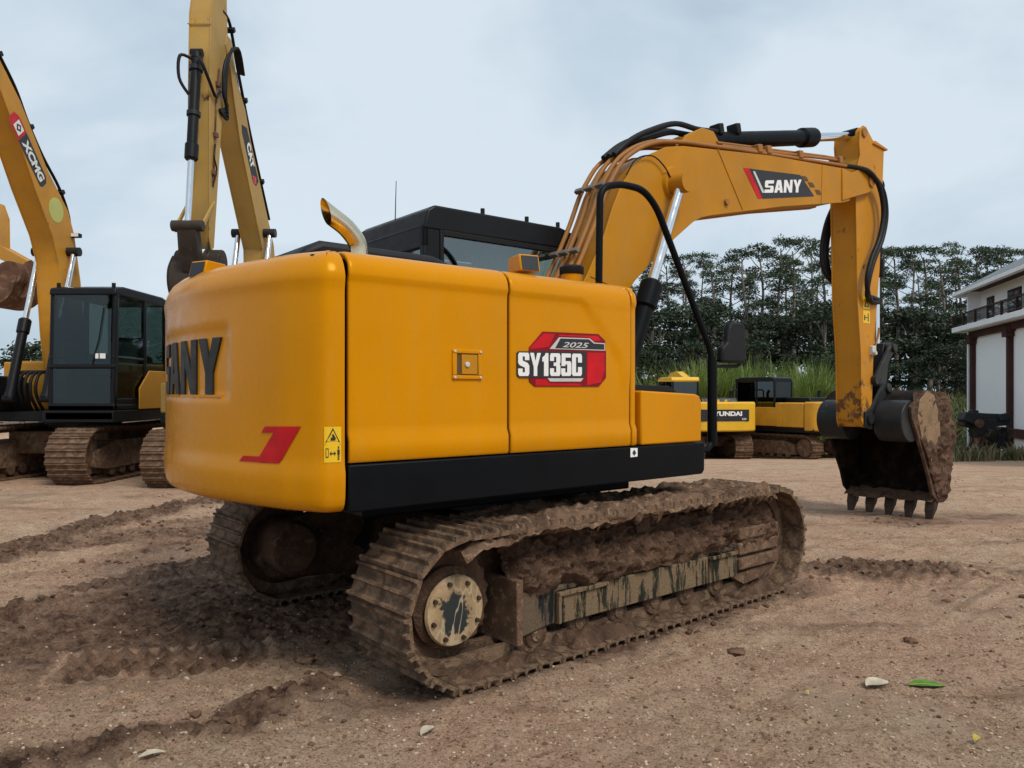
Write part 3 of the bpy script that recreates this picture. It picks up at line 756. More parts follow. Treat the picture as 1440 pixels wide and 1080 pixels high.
# --- body panels: one vertical/curved section swept along x
SEC = [(-1.192, 1.130), (-1.200, 1.142), (-1.200, 1.225), (-1.186, 1.262), (-1.186, 1.30)]
SEC += [(-1.186, z) for z in np.linspace(1.36, 1.90, 14)]
SEC += [(-1.186, 1.925), (-1.186, 1.95), (-1.188, 1.965), (-1.196, 1.985), (-1.196, 2.00), (-1.188, 2.035), (-1.172, 2.066), (-1.145, 2.090), (-1.11, 2.103), (-1.06, 2.108), (-.98, 2.109), (-.80, 2.109), (-.62, 2.109)]
def panel(name, x0, x1, disp=None, nx_=40, mirror=False, rnd=.010, front_r=0.):
    xs_ = [x0+.004, x0, x0+.0025, x0+rnd]+list(np.linspace(x0+rnd*2, x1-max(rnd*2, front_r), nx_))
    ins = [.03, rnd, rnd*.45, rnd*.1]+[0]*nx_
    if front_r:
        for a in (.25, .5, .75, 1.): xs_.append(x1-front_r+front_r*math.sin(a*math.pi/2)); ins.append(front_r*(1-math.cos(a*math.pi/2)))
        xs_.append(x1); ins.append(front_r+.10)
    else:
        xs_ += [x1-rnd, x1-.0025, x1, x1-.004]; ins += [rnd*.1, rnd*.45, rnd, .03]
    mb = MB(); v = []
    for (y, z) in SEC:
        for x, i_ in zip(xs_, ins):
            d = disp(x, z) if disp else 0.
            t = sst(1.98, 2.10, z)
            yy = y+(i_+d)*(1-.8*t); zz = z-i_*t
            v.append((x, -yy if mirror else yy, zz))
    k = len(xs_)
    mb.add(v, [(j*k+i, j*k+i+1, (j+1)*k+i+1, (j+1)*k+i) for j in range(len(SEC)-1) for i in range(k-1)])
    return mb.build(name, M['yellow'], ex, smooth=50)
def d_rear(x, z):
    # shallow wide hollow as in the pressed door, plus faint panel waviness
    return .0035*float(fbm(x*1.6, z*2.2, 2, 101)-.5)
def d_front(x, z):
    # the recessed field ends in a slanted edge; forward of it the panel is proud
    xe = -.43+max(0, 1.985-z)*.98
    xe = min(xe, -.10)
    t = float(sst(-.02, .03, x-xe))*float(sst(1.40, 1.62, z))*(1 if z < 1.98 else 0)
    return -.010*t+.003*float(fbm(x*1.6+7, z*2.2, 2, 102)-.5)
pd = panel('engine_door', -1.871, -.950, d_rear)
pf = panel('pump_door', -.936, -.012, d_front, 60)
pc = panel('corner_panel', -.002, .062, None, 6, front_r=.045)
panel('engine_door', -1.883, -.66, None, 20, mirror=True)
tk = MB(); tk.bb(-1.86, .055, -1.145, -.50, 1.10, 2.075); tk.bb(-1.86, -.66, -.5, 1.145, 1.10, 2.02)
tk.build('inner_housing', M['cabblack'], ex, bevel=.01)
# slanted front wall of the tank beside the boom
MB().bb(.045, .064, -1.14, -.50, 1.14, 2.09).build('tank_front', M['yellow'], ex, bevel=.006)
# tool box with its dark tray
tb = MB(); tb.prism([(.078, 1.128), (.078, 1.462), (.60, 1.440), (.640, 1.430), (.662, 1.395), (.662, 1.128)], -1.198, -.55)
tbo = tb.build('tool_box', M['yellow'], ex, bevel=.012, seg=3)
t2 = MB(); t2.prism([(.09, 1.46), (.09, 1.505), (.52, 1.492), (.60, 1.452)], -1.05, -.57); t2.build('tray', M['rubber'], tbo, bevel=.006)

# latch on the rear door
lx, lz = -1.215, 1.592; yl = -1.186
lt = MB()
for (x0, x1, z0, z1) in ((-.092, .092, .055, .075), (-.092, .092, -.075, -.055), (-.092, -.066, -.055, .055), (.066, .092, -.055, .055)):
    lt.bb(lx+x0, lx+x1, yl-.010, yl+.01, lz+z0, lz+z1)
lo = lt.build('latch_frame', M['yellow'], pd, bevel=.004)
MB().bb(lx-.066, lx+.066, yl-.0015, yl+.004, lz-.055, lz+.055).build('latch_recess', M['brdecal'], pd)
MB().bb(lx-.036, lx+.062, yl-.008, yl, lz-.050, lz+.050).build('latch_plate', M['boom'], pd, bevel=.003)
MB().tube([(lx-.005, yl-.006, lz), (lx-.005, yl-.016, lz), (lx-.005, yl-.018, lz)], [.014, .013, .006], 14).build('lock', M['silver'], pd)
for sx in (-1, 1):
    for sz in (-1, 1): MB().cyl((lx+sx*.079, yl-.008, lz+sz*.065), (lx+sx*.079, yl-.015, lz+sz*.065), .008, .006, 8).build('screw', M['silver'], pd)

# model badge on the front door
def on_side(px, py, y=-1.189):
    a = R(A_H); ux, uy = math.sin(a), math.cos(a); lx_, ly_ = -math.cos(a), math.sin(a)
    d0 = (px-720)/1080; bx, by = -.016+y*lx_, 5.58+y*ly_
    # t*(d0,1) = b + x*u
    x = (by*d0-bx)/(ux-uy*d0); t = by+x*uy
    return x, CAM_H-(py-552)/1080*t
def side_poly(pts, h, y=-1.189):
    mb = MB(); mb.prism([on_side(*p, y) for p in pts], y-h, y+.003); return mb
Z5 = lambda a, b: (700+a/8, 450+b/8)
side_poly([Z5(*p) for p in ((505, 130), (1130, 158), (1205, 235), (1205, 340), (1215, 355), (1215, 650), (1135, 748), (415, 748), (352, 690), (352, 310))], .0025).build('badge', M['redd'], pf)
side_poly([Z5(*p) for p in ((515, 150), (640, 158), (575, 300), (350, 330), (360, 310))], .0034).build('badge_red_panel', M['red'], pf)
side_poly([Z5(*p) for p in ((1005, 365), (1195, 370), (1195, 560), (1160, 700), (1000, 735))], .0034).build('badge_red_panel', M['red'], pf)
side_poly([Z5(*p) for p in ((690, 165), (1120, 180), (1165, 230), (1080, 238), (1030, 195), (680, 180))], .0034).build('badge_red_panel', M['red'], pf)
side_poly([Z5(*p) for p in ((420, 665), (540, 668), (575, 712), (930, 716), (930, 740), (420, 738))], .0034).build('badge_red_panel', M['red'], pf)
side_poly([Z5(*p) for p in ((580, 325), (685, 195), (1030, 207), (1085, 255), (1200, 262), (1200, 345))], .0038).build('badge_silver_edge', M['silver'], pf)
side_poly([Z5(*p) for p in ((640, 318), (700, 208), (1020, 218), (1075, 265), (1192, 272), (1192, 335))], .0044).build('badge_year_plate', M['dkgrey'], pf)
side_poly([Z5(*p) for p in ((555, 655), (960, 655), (930, 692), (585, 692))], .0038).build('badge_silver_edge', M['silver'], pf)
rr_ = [(232, 352), (985, 352), (985, 610), (955, 650), (240, 648), (212, 620), (212, 372)]
side_poly([Z5(*p) for p in rr_], .0048).build('badge_number_plate', M['dkgrey'], pf)
def smap(p0, p1, p2, p3, y):
    c_ = [on_side(*Z5(*q), y) for q in (p0, p1, p2, p3)]
    return quad_map((c_[0][0], y, c_[0][1]), (c_[1][0], y, c_[1][1]), (c_[2][0], y, c_[2][1]), (c_[3][0], y, c_[3][1]), (0, -1, 0))
planar(blockword('sY135C', .07, {'1': .72}), smap((228, 630), (945, 630), (945, 380), (228, 366), -1.1945), .0015).build('badge_lettering', M['white'], pf, smooth=0)
text_mb('2025', smap((718, 306), (1010, 318), (1018, 258), (725, 246), -1.189), .0062, .012, .25).build('badge_lettering', M['silver'], pf, smooth=0)
MB().add([(x, -1.2085, z) for x, z in (on_side(886, 630, -1.205), on_side(896, 630, -1.205), on_side(896, 642, -1.205), on_side(886, 643, -1.205))], [(0, 1, 2, 3)]).build('white_sticker', M['white'], ex)
MB().add([(x, -1.2095, z) for x, z in (on_side(888.5, 637, -1.205), on_side(891, 632, -1.205), on_side(894, 637, -1.205), on_side(891, 641, -1.205))], [(0, 1, 2, 3)]).build('sticker_mark', M['dkgrey'], ex)

# --- counterweight
CWO = [(-1.893, -1.197), (-1.95, -1.193), (-2.0, -1.165), (-2.06, -1.06), (-2.12, -.92), (-2.2, -.62), (-2.265, -.3), (-2.285, 0)]
CWO = CWO+[(x, -y) for x, y in CWO[-2::-1]]
cw_line = catmull([(x, y, 0) for x, y in CWO], 12)
_acc = [0.]
for a, b in zip(cw_line[:-1], cw_line[1:]): _acc.append(_acc[-1]+(b-a).length)
CW_L = _acc[-1]
def cw_at(s):
    s = min(max(s, 0), CW_L); i = max(0, min(np.searchsorted(_acc, s)-1, len(cw_line)-2))
    t = (s-_acc[i])/(_acc[i+1]-_acc[i]); p = cw_line[i].lerp(cw_line[i+1], t)
    d = (cw_line[min(i+2, len(cw_line)-1)]-cw_line[max(i-1, 0)]).normalized()
    return p, Vector((-d.y, d.x, 0))*-1*-1
def cw_s_of_y(y):
    lo, hi = .02, CW_L-.02
    for _ in range(40):
        m = (lo+hi)/2
        if cw_at(m)[0].y < y: lo = m
        else: hi = m
    return lo
_nt = cw_at(CW_L/2)[1]; CW_SIGN = 1 if _nt.x < 0 else -1
CWP = [(.10, .905), (.045, .908), (.018, .922), (.006, .945), (0, .975), (-.004, 1.04), (-.004, 1.085), (.004, 1.12)]
CWP += [(.006, z) for z in np.linspace(1.16, 1.90, 30)]
CWP += [(.004, 1.93), (0, 1.955), (-.002, 1.975), (.004, 2.0), (.016, 2.03), (.036, 2.062), (.066, 2.087), (.105, 2.102), (.17, 2.110), (.28, 2.112)]
def cw_pt(s, z, off):
    p, n = cw_at(s); q = p+n*CW_SIGN*off; return (q.x, q.y, z)
def cw_disp(s, z):
    p = cw_at(s)[0]; d = 0.
    # recessed lettering field, deeper at its lower edge
    w = float(sst(.60, .53, abs(p.y)))*float(sst(1.41, 1.445, z))*float(sst(1.80, 1.755, z))
    d += .011*w
    d += .004*float(fbm(s*1.5, z*2, 2, 111)-.5)
    return d
cw = MB(); ns = 170; svals = np.linspace(0, CW_L, ns); vv = []
for ins_, z in CWP:
    for s in svals:
        vv.append(cw_pt(s, z, -(ins_+cw_disp(s, z))))
m_ = len(CWP)
ff = [(j*ns+i, j*ns+i+1, (j+1)*ns+i+1, (j+1)*ns+i) for j in range(m_-1) for i in range(ns-1)]
cw.add(vv, ff)
# front flange, lid and bottom
cw.add([vv[j*ns] for j in range(m_)]+[(v[0]+.0, v[1]+.12, v[2]) for v in [vv[j*ns] for j in range(m_)]], [(j, j+1, m_+j+1, m_+j) for j in range(m_-1)])
cwo = cw.build('counterweight', M['yellow'], ex, smooth=50)
lid = MB(); top = [cw_pt(s, 2.109, -.24) for s in np.linspace(.1, CW_L-.1, 40)]; lid.add(top+[(-1.87, 1.0, 2.109), (-1.87, -1.0, 2.109)], [tuple(range(42))])
bot = [cw_pt(s, .907, -.08) for s in np.linspace(0, CW_L, 40)]; lid.add(bot, [tuple(range(40))[::-1]]); lid.build('counterweight_lid', M['yellow'], cwo)
MB().bb(-2.0, -1.86, -1.08, 1.08, .93, 2.08).build('core', M['cabblack'], cwo)
sc_, s0_ = cw_s_of_y(.50), cw_s_of_y(-.50)
for k, P in enumerate(sany(.13, .95)):
    def fn(u, v, h): return cw_pt(sc_+(s0_-sc_)*u, 1.44+.285*v, -.018+h)
    # letters stand off the hollow; dense rows so that they follow the curve
    planar(P, fn, .013).build('cast_letter', M['letter'], cwo, smooth=0)
    planar([[(u, v) for u, v in ((min(q[0] for pp in P for q in pp), -.05), (max(q[0] for pp in P for q in pp), -.05), (max(q[0] for pp in P for q in pp), -.005), (min(q[0] for pp in P for q in pp), -.005))]], fn, .014).build('letter_ledge', M['yellow'], cwo, smooth=0)
def cwpoly(pts, h, mat, name, n=8):
    """closed polygon given as (y, z) on the counterweight face; edges subdivided"""
    mb = MB(); P = []
    for i in range(len(pts)):
        a, b = pts[i], pts[(i+1) % len(pts)]
        for k in range(n): P.append((a[0]+(b[0]-a[0])*k/n, a[1]+(b[1]-a[1])*k/n))
    mb.add([cw_pt(cw_s_of_y(y), z, h-.006-cw_disp(cw_s_of_y(y), z)) for y, z in P], [tuple(range(len(P)))])
    return mb.build(name, mat, cwo, smooth=0)
def cwstrip(top, bot, h, mat, name, n=12):
    """band between two (y, z) edges, gridded to follow the face"""
    def fn(u, v):
        a = top[0][0]+(top[1][0]-top[0][0])*u; az = top[0][1]+(top[1][1]-top[0][1])*u
        b = bot[0][0]+(bot[1][0]-bot[0][0])*u; bz = bot[0][1]+(bot[1][1]-bot[0][1])*u
        y = a+(b-a)*v; z = az+(bz-az)*v; s = cw_s_of_y(y); return cw_pt(s, z, h-.006-cw_disp(s, z))
    return MB().grid(n, n, fn)
mk_ = cwstrip(((-.861, 1.292), (-1.075, 1.297)), ((-.835, 1.262), (-.945, 1.266)), .004, M['red'], 'm')
mk_.v += []; a2 = cwstrip(((-.93, 1.275), (-1.075, 1.297)), ((-.82, 1.148), (-.975, 1.142)), .0044, M['red'], 'm')
a3 = cwstrip(((-.70, 1.148), (-.90, 1.152)), ((-.665, 1.120), (-.965, 1.126)), .0048, M['red'], 'm')
a4 = cwstrip(((-.82, 1.152), (-.978, 1.146)), ((-.82, 1.121), (-.955, 1.125)), .0040, M['red'], 'm')
for q in (a2, a3, a4): mk_.add(q.v, q.f)
mk_.build('red_mark', M['red'], cwo, smooth=0)
def cwquad(y0, y1, z0, z1, h, mat, name, s_shift=0.):
    sa, sb = y0, y1
    def fn(u, v): s = sa+(sb-sa)*u; z = z0+(z1-z0)*v; return cw_pt(s, z, h-.006-cw_disp(s, z))
    return MB().grid(6, 6, fn).build(name, mat, cwo, smooth=0)
S1, S2 = .018, .098          # arc positions of the warning sticker, measured from the seam
cwquad(S1, S2, 1.137, 1.297, .003, M['sticker'], 'warning_sticker')
def cwflat(P, h, mat, name):
    mb = MB()
    for poly in P:
        mb.add([cw_pt(S1+(S2-S1)*(1-u), 1.137+.16*v, h-.006-cw_disp(.05, 1.2)) for u, v in poly], [tuple(range(len(poly)))])
    return mb.build(name, mat, cwo, smooth=0)
def rectp(a, b, c, d): return [(a, b), (c, b), (c, d), (a, d)]
cwflat([[(.08, .56), (.92, .56), (.5, .97)]], .0045, M['dkgrey'], 'sticker_triangle')
cwflat([[(.20, .60), (.80, .60), (.5, .90)]], .006, M['sticker'], 'sticker_triangle_field')
cwflat([[(.36, .62), (.62, .62), (.66, .68), (.52, .80), (.44, .78), (.48, .70), (.38, .70)]], .0072, M['dkgrey'], 'sticker_figure')
cwflat([rectp(.04, .50, .96, .512), rectp(.10, .14, .26, .40), [(.32, .25), (.42, .18), (.42, .32)], [(.68, .25), (.58, .18), (.58, .32)], rectp(.42, .235, .58, .265), rectp(.76, .22, .90, .36), rectp(.78, .06, .82, .22), rectp(.84, .06, .88, .22), rectp(.79, .38, .87, .45)], .0045, M['dkgrey'], 'sticker_pictogram')
cwflat([rectp(.135, .17, .225, .37)], .006, M['sticker'], 'sticker_door')
cwpoly([(-.335, .955), (-.352, .955), (-.352, 1.0), (-.335, 1.0)], .003, M['clay'], 'scuff', 2)
# rear camera housing on the counterweight, second one on the front door
def cam_box(c, rz, parent, s=1.):
    mb = MB(); Rz = Matrix.Rotation(rz, 3, 'Z')
    P = [(-.085, -.045), (.085, -.045), (.085, .05), (-.06, .055)]
    vv_ = []
    for y in (-.065, .065):
        for x, z in P: vv_.append(Vector(c)+Rz @ Vector((x*s, y*s, z*s)))
    mb.add(vv_, [(0, 1, 2, 3), (7, 6, 5, 4), (0, 4, 5, 1), (1, 5, 6, 2), (2, 6, 7, 3), (3, 7, 4, 0)])
    o = mb.build('camera_housing', M['yellow'], parent, bevel=.006)
    m2 = MB(); fv = [Vector(c)+Rz @ Vector((-.078*s, y*s, z*s)) for y, z in ((-.055, -.04), (.055, -.04), (.055, .045), (-.055, .045))]
    off = Rz @ Vector((-.0, 0, 0))
    m2.add([(Vector(c)+Rz @ Vector(q)) for q in ((-.0865*s, -.055*s, -.042*s), (-.0865*s, .055*s, -.042*s), (-.0665*s, .055*s, .046*s), (-.0665*s, -.055*s, .046*s))], [(0, 1, 2, 3)])
    m2.build('camera_window', M['dkgrey'], o)
    return o
cam_box((-2.165, -.10, 2.105), R(25), cwo, .90)
cam_box((-.72, -1.04, 2.165), R(78), pf, .95)

# --- black engine hood, exhaust, filler cap
hd = MB(); hd.prism([(-1.90, 2.07), (-1.84, 2.20), (-1.74, 2.25), (-1.05, 2.245), (-.86, 2.19), (-.72, 2.07)], -.62, .80)
ho = hd.build('engine_hood', M['grey'], ex, bevel=.035, seg=3)
for x in (-1.55, -1.25):
    MB().bb(x-.11, x+.11, -.45, .6, 2.246, 2.262).build('hood_rib', M['grey'], ho, bevel=.006)
epath = catmull([(-1.62, -.80, 2.08), (-1.62, -.80, 2.17), (-1.635, -.80, 2.225), (-1.69, -.80, 2.285), (-1.755, -.80, 2.325)], 6)
em = MB(); er = [.047]*len(epath)
em.tube(epath, er, 22, caps=False)
inn = MB(); inn.tube(epath[8:], .042, 22, caps=False)
eo = em.build('exhaust_pipe', M['exhaust'], ex); inn.build('exhaust_bore', M['rust'], eo)
# slanted cut end: a lip that rises at the back
lipc = Vector((-1.755, -.80, 2.325)); tdir = (epath[-1]-epath[-2]).normalized(); up_ = Vector((0, 0, 1)); nrm = (up_-tdir*up_.dot(tdir)).normalized()
bvec = tdir.cross(nrm); lm = MB(); vv = []
for k in range(22):
    a = 2*math.pi*k/22
    base = lipc+(nrm*math.cos(a)+bvec*math.sin(a))*.047
    vv += [base, base+tdir*(.055+.05*math.cos(a))]
lm.add(vv, [(2*k, 2*((k+1) % 22), 2*((k+1) % 22)+1, 2*k+1) for k in range(22)]); lm.build('exhaust_tip', M['exhaust'], eo)
MB().tube([(-1.62, -.80, 2.10), (-1.62, -.80, 2.14)], .058, 22).build('exhaust_clamp', M['silver'], eo)
fc = MB(); fc.cyl((-.16, -.83, 2.10), (-.16, -.83, 2.20), .068, .068, 22); fo = fc.build('filler_neck', M['yellow'], ex)
MB().tube([(-.16, -.83, 2.19), (-.16, -.83, 2.20), (-.16, -.83, 2.235), (-.16, -.83, 2.245)], [.072, .078, .078, .068], 22).build('filler_cap', M['rubber'], fo)

# --- cab
cab = MB(); cy0, cy1, cx0, cx1 = .14, 1.13, -.645, .86
roofp = [(cx0-.0, 2.60), (cx0+.03, 2.715), (cx0+.09, 2.757), (.62, 2.757), (.86, 2.70), (.93, 2.63), (.90, 2.59), (cx0, 2.58)]
cab.prism(roofp, cy0-.005, cy1+.005)
cab.bb(cx0, cx1+.1, cy0, cy1, 1.10, 1.75)
cab.bb(cx0, cx0+.14, cy0, cy0+.06, 1.7, 2.62)                 # right rear pillar
cab.bb(cx0, cx0+.14, cy1-.06, cy1, 1.7, 2.62)
cab.prism([(.96, 1.7), (1.02, 1.7), (.90, 2.62), (.84, 2.62)], cy0, cy0+.06)
cab.prism([(.96, 1.7), (1.02, 1.7), (.90, 2.62), (.84, 2.62)], cy1-.06, cy1)
cab.bb(cx0, cx0+.05, cy0, cy1, 1.7, 2.02)                       # rear wall sill
cab.bb(cx0, cx0+.05, cy0, cy1, 2.45, 2.62)
cab.bb(.22, .28, cy1-.05, cy1, 1.7, 2.62)
co_ = cab.build('cab', M['cabblack'], ex, bevel=.015, seg=3)
MB().bb(cx0+.135, .90, cy0+.012, cy0+.020, 1.76, 2.575).build('window_pane', M['glass'], co_)
MB().bb(cx0+.018, cx0+.026, cy0+.06, cy1-.06, 2.02, 2.45).build('window_pane', M['glass'], co_)
MB().bb(cx0+.135, .90, cy1-.020, cy1-.012, 1.76, 2.575).build('window_pane', M['glass'], co_)
wf = MB()
for (x0, x1, z0, z1) in ((cx0+.135, cx0+.165, 1.74, 2.59), (cx0+.165, .88, 2.55, 2.59)): wf.bb(x0, x1, cy0-.006, cy0+.03, z0, z1)
wf.build('window_trim', M['rubber'], co_, bevel=.004)
def curt(u, v): x = -.20+.40*u; return (x, cy0+.07+.012*math.sin(x*95)+.006*math.sin(x*41), 1.75+.78*v)
MB().grid(90, 3, curt).build('curtain', M['curtain'], co_, smooth=60)
sm = MB(); sm.bb(-.35, -.18, .42, .92, 1.9, 2.42); sm.bb(-.35, .2, .42, .92, 1.7, 1.85); sm.bb(-.33, -.22, .5, .84, 2.42, 2.56); sm.build('driver_seat', M['seat'], co_, bevel=.03)
for x in (-.12, .30, .62): MB().tube([(x, cy0+.03, 2.755), (x, cy0+.03, 2.80)], .016, 10).build('roof_stud', M['rubber'], co_)
MB().tube([(-.60, .62, 2.50), (-.595, .62, 2.66), (-.585, .62, 3.02)], [.012, .005, .003], 6).build('antenna', M['rubber'], co_)
MB().tube([(.88, cy0-.02, 2.62), (.93, cy0-.12, 2.66), (.97, cy0-.14, 2.58)], .012, 8).build('work_light_arm', M['rubber'], co_)
MB().box((.97, cy0-.15, 2.56), (.05, .08, .07)).build('work_light', M['rubber'], co_, bevel=.01)

# --- handrail and mirror on the right front
rail = fillet([(-.13, -1.04, 2.09), (-.12, -1.04, 2.70), (.05, -1.04, 2.755), (.27, -1.04, 2.755), (.40, -1.04, 2.66), (.985, -1.04, 1.71), (.985, -1.04, 1.06), (.62, -1.04, 1.03)], .10, 6)
ro_ = MB().tube(rail, .0225, 12).build('handrail', M['black'], ex, smooth=60)
mr = MB(); mr.tube(fillet([(.985, -1.04, 1.70), (1.00, -1.05, 1.635), (1.28, -1.05, 1.64), (1.345, -1.05, 1.70), (1.345, -1.05, 1.84), (1.27, -1.05, 1.86)], .05), .013, 8)
mo_ = mr.build('mirror', M['rubber'], ro_, smooth=60)
mh = MB(); mh.prism([(1.02, 1.66), (1.29, 1.66), (1.31, 1.70), (1.30, 1.93), (1.26, 1.955), (1.13, 1.95), (1.10, 1.90), (1.09, 1.80), (1.03, 1.77)], -1.10, -1.04); mh.build('mirror_housing', M['rubber'], mo_, bevel=.02, seg=3)
MB().tube([(.985, -1.04, 1.68), (.985, -1.04, 1.08)], .034, 12).build('lower_post', M['black'], ro_, smooth=60)

# --- boom
BW = .20
bp = [(.10, 1.48), (.20, 1.44), (.42, 1.55), (.75, 1.92), (1.113, 2.339), (1.42, 2.60), (1.61, 2.745), (1.844, 2.91), (1.96, 2.965), (2.089, 3.0), (3.2, 3.245), (4.349, 3.462), (4.475, 3.50), (4.47, 3.79), (4.356, 3.823), (3.0, 3.70), (1.72, 3.535), (1.50, 3.485), (1.299, 3.389), (1.17, 3.31), (1.064, 3.225), (.95, 3.06), (.863, 2.896), (.769, 2.663), (.587, 2.34), (.30, 1.90), (.06, 1.60)]
boom = arm('boom', bp, -BW, BW, M['boom'], ex, .016, .018)
# fork at the tip
for y0, y1 in ((-.215, -.165), (.165, .215)):
    MB().prism([(4.30, 3.475), (4.86, 3.645), (4.955, 3.70), (4.985, 3.785), (4.95, 3.87), (4.83, 3.945), (4.50, 3.80), (4.30, 3.815)], y0, y1).build('fork_plate', M['boom'], boom, bevel=.006)
MB().cyl((4.90, -.235, 3.77), (4.90, .235, 3.77), .055, .055, 18).build('tip_pin', M['pipe'], boom)
MB().cyl((1.58, -.30, 3.19), (1.58, .30, 3.19), .075, .075, 22).build('cylinder_pin', M['boom'], boom)
for sgn in (-1, 1):
    MB().tube([(1.58, sgn*.19, 3.19), (1.58, sgn*.23, 3.19)], [.15, .13], 26).build('boss', M['boom'], boom)
    MB().cyl((1.58, sgn*.30, 3.19), (1.58, sgn*.36, 3.19), .062, .055, 18).build('pin_cap', M['pipe'], boom)
    MB().cyl((2.30, sgn*.20, 3.15), (2.30, sgn*.225, 3.15), .032, .028, 12).build('bolt', M['pipe'], boom)
    ram('boom_cylinder', (.78, sgn*.30, 1.33), (1.56, sgn*.30, 3.17), .535, .070, .041, ex, M['black'], M['chrome'], 24, True, .07, M['boom'])
# weld seams across the side plates
for y in (-.2015,):
    for p, q in (((2.18, 3.60), (2.55, 3.12)), ((3.92, 3.78), (3.90, 3.38)), ((.62, 2.33), (1.02, 2.24))):
        MB().tube([(p[0], y, p[1]), (q[0], y, q[1])], .006, 6).build('weld_seam', M['boom'], boom)
# arm decal, laid out on the right side plate
def bpoly(P, h, mat, nm): mb = MB(); mb.add([(x, -BW-h, z) for x, z in P], [tuple(range(len(P)))]); mb.build(nm, mat, boom, smooth=0)
bpoly([(2.557, 3.504), (2.70, 3.519), (2.865, 3.272), (2.792, 3.257)], .003, M['red'], 'decal_red_bar')
bpoly([(2.655, 3.512), (3.501, 3.604), (3.761, 3.435), (2.862, 3.270)], .0042, M['dkgrey'], 'decal_field')
bpoly([(2.705, 3.497), (2.737, 3.502), (2.892, 3.330), (2.854, 3.321)], .0055, M['silver'], 'decal_stripe')
for x, z in ((3.525, 3.600), (3.645, 3.558), (3.775, 3.505)): bpoly([(x, z), (x+.088, z+.008), (x+.135, z-.030), (x+.047, z-.042)], .0042, M['brdecal'], 'decal_square')
bl_ = quad_map((2.888, -BW, 3.327), (3.515, -BW, 3.432), (3.525, -BW, 3.561), (2.900, -BW, 3.445), (0, -1, 0))
for P in sany(.10, .95, .0): planar(P, lambda u, v, h: bl_(u, v, .0048+h), .0015).build('decal_letter', M['white'], boom, smooth=0)
# hydraulic pipes on the back of the boom and along the top edge
back = [(.44, 2.20), (.62, 2.50), (.765, 2.78), (.87, 3.03), (1.05, 3.29), (1.27, 3.44), (1.50, 3.53), (1.80, 3.585)]
offs = [(-.165, .00), (-.115, .03), (-.065, .0), (-.01, .03), (.05, .0), (.11, .03)]
for k, (y, d) in enumerate(offs):
    pth = [(x-.045-d*.6, y, z+.0+d*.4) for x, z in back]
    if k in (0, 1, 3): pth += [(3.0, y, 3.725), (4.10, y, 3.84), (4.42, y-.02, 3.865)]
    MB().tube(fillet([(pth[0][0]-.12, y, pth[0][1]-.35)]+pth, .10, 3), .019, 8).build('pipe', M['pipe'], boom, smooth=60)
for x, z in ((.56, 2.52), (.83, 3.06)):
    for y in (-.14, -.02, .09):
        MB().box((x-.05, y, z), (.035, .085, .035), (0, R(-55), 0)).build('pipe_clamp', M['oldsteel'], boom, bevel=.004)
# a pair of rusty pipes hugging the upper rim of the right side plate
for dz, yy in ((.035, -.155), (.075, -.10)):
    MB().tube([(2.3, yy, 3.63+dz), (3.2, yy, 3.74+dz), (4.15, yy, 3.86+dz), (4.40, yy, 3.885+dz)], .016, 8).build('pipe', M['pipe'], boom, smooth=60)
for x in (2.85, 3.0, 3.55, 4.32):
    MB().box((x, -.13, 3.375+x*.1135+.045), (.07, .13, .075), (0, R(-7), 0)).build('pipe_clamp', M['pipe'], boom, bevel=.008)
MB().tube(catmull([(1.00, -.215, 3.16), (1.10, -.225, 3.30), (1.28, -.23, 3.36), (1.42, -.23, 3.31), (1.50, -.24, 3.22)], 6), .006, 6).build('grease_line', M['rubber'], boom)
# stick cylinder bracket and ram on top of the boom
MB().prism([(1.72, 3.52), (1.90, 3.70), (2.10, 3.80), (2.26, 3.80), (2.36, 3.70), (2.42, 3.60)], -.10, -.055).build('bracket', M['boom'], boom, bevel=.006)
MB().prism([(1.72, 3.52), (1.90, 3.70), (2.10, 3.80), (2.26, 3.80), (2.36, 3.70), (2.42, 3.60)], .055, .10).build('bracket', M['boom'], boom, bevel=.006)
ram('stick_cylinder', (2.25, 0, 3.735), (4.87, 0, 4.325), .70, .078, .046, ex, M['black'], M['chrome'], 24, True, .06)
for k, (y, up) in enumerate(((-.06, .06), (.06, .02), (0., -.02))):
    MB().tube(catmull([(1.02, y, 3.36), (1.22, y, 3.50+up*.35), (1.47, y, 3.61+up*.75), (1.78, y, 3.73+up*.75), (2.08, y, 3.765+up*.42), (2.36, y, 3.83)], 6), .024, 10).build('hose', M['rubber'], boom, smooth=60)
for x in (2.40, 2.66):
    MB().box((x, -.03, 3.86+(x-2.4)*.22), (.07, .12, .10), (0, R(-13), 0)).build('hose_block', M['rubber'], boom, bevel=.012)

# --- stick
SW = .15
stp = [(4.78, 4.20), (4.80, 4.34), (4.86, 4.405), (4.93, 4.40), (5.02, 4.33), (5.12, 4.26), (5.34, 4.235), (5.30, 3.70), (5.24, 2.86), (5.17, 2.40), (5.10, 1.95), (5.06, 1.30), (5.05, 1.12), (4.97, 1.05), (4.88, 1.06), (4.83, 1.14), (4.815, 1.86), (4.74, 2.48), (4.705, 3.52), (4.72, 3.90), (4.80, 4.06)]
stick = arm('stick', stp, -SW, SW, M['stick'], ex, .012, .015)
MB().cyl((4.87, -.17, 4.325), (4.87, .17, 4.325), .05, .05, 18).build('head_pin', M['pipe'], stick)
MB().cyl((4.955, -.20, 1.16), (4.955, .20, 1.16), .06, .06, 18).build('bucket_pin', M['blacksteel'], stick)
MB().prism([(5.06, 4.24), (5.38, 4.22), (5.40, 4.24), (5.10, 4.28)], -.17, .17).build('head_rib', M['stick'], stick, bevel=.005)
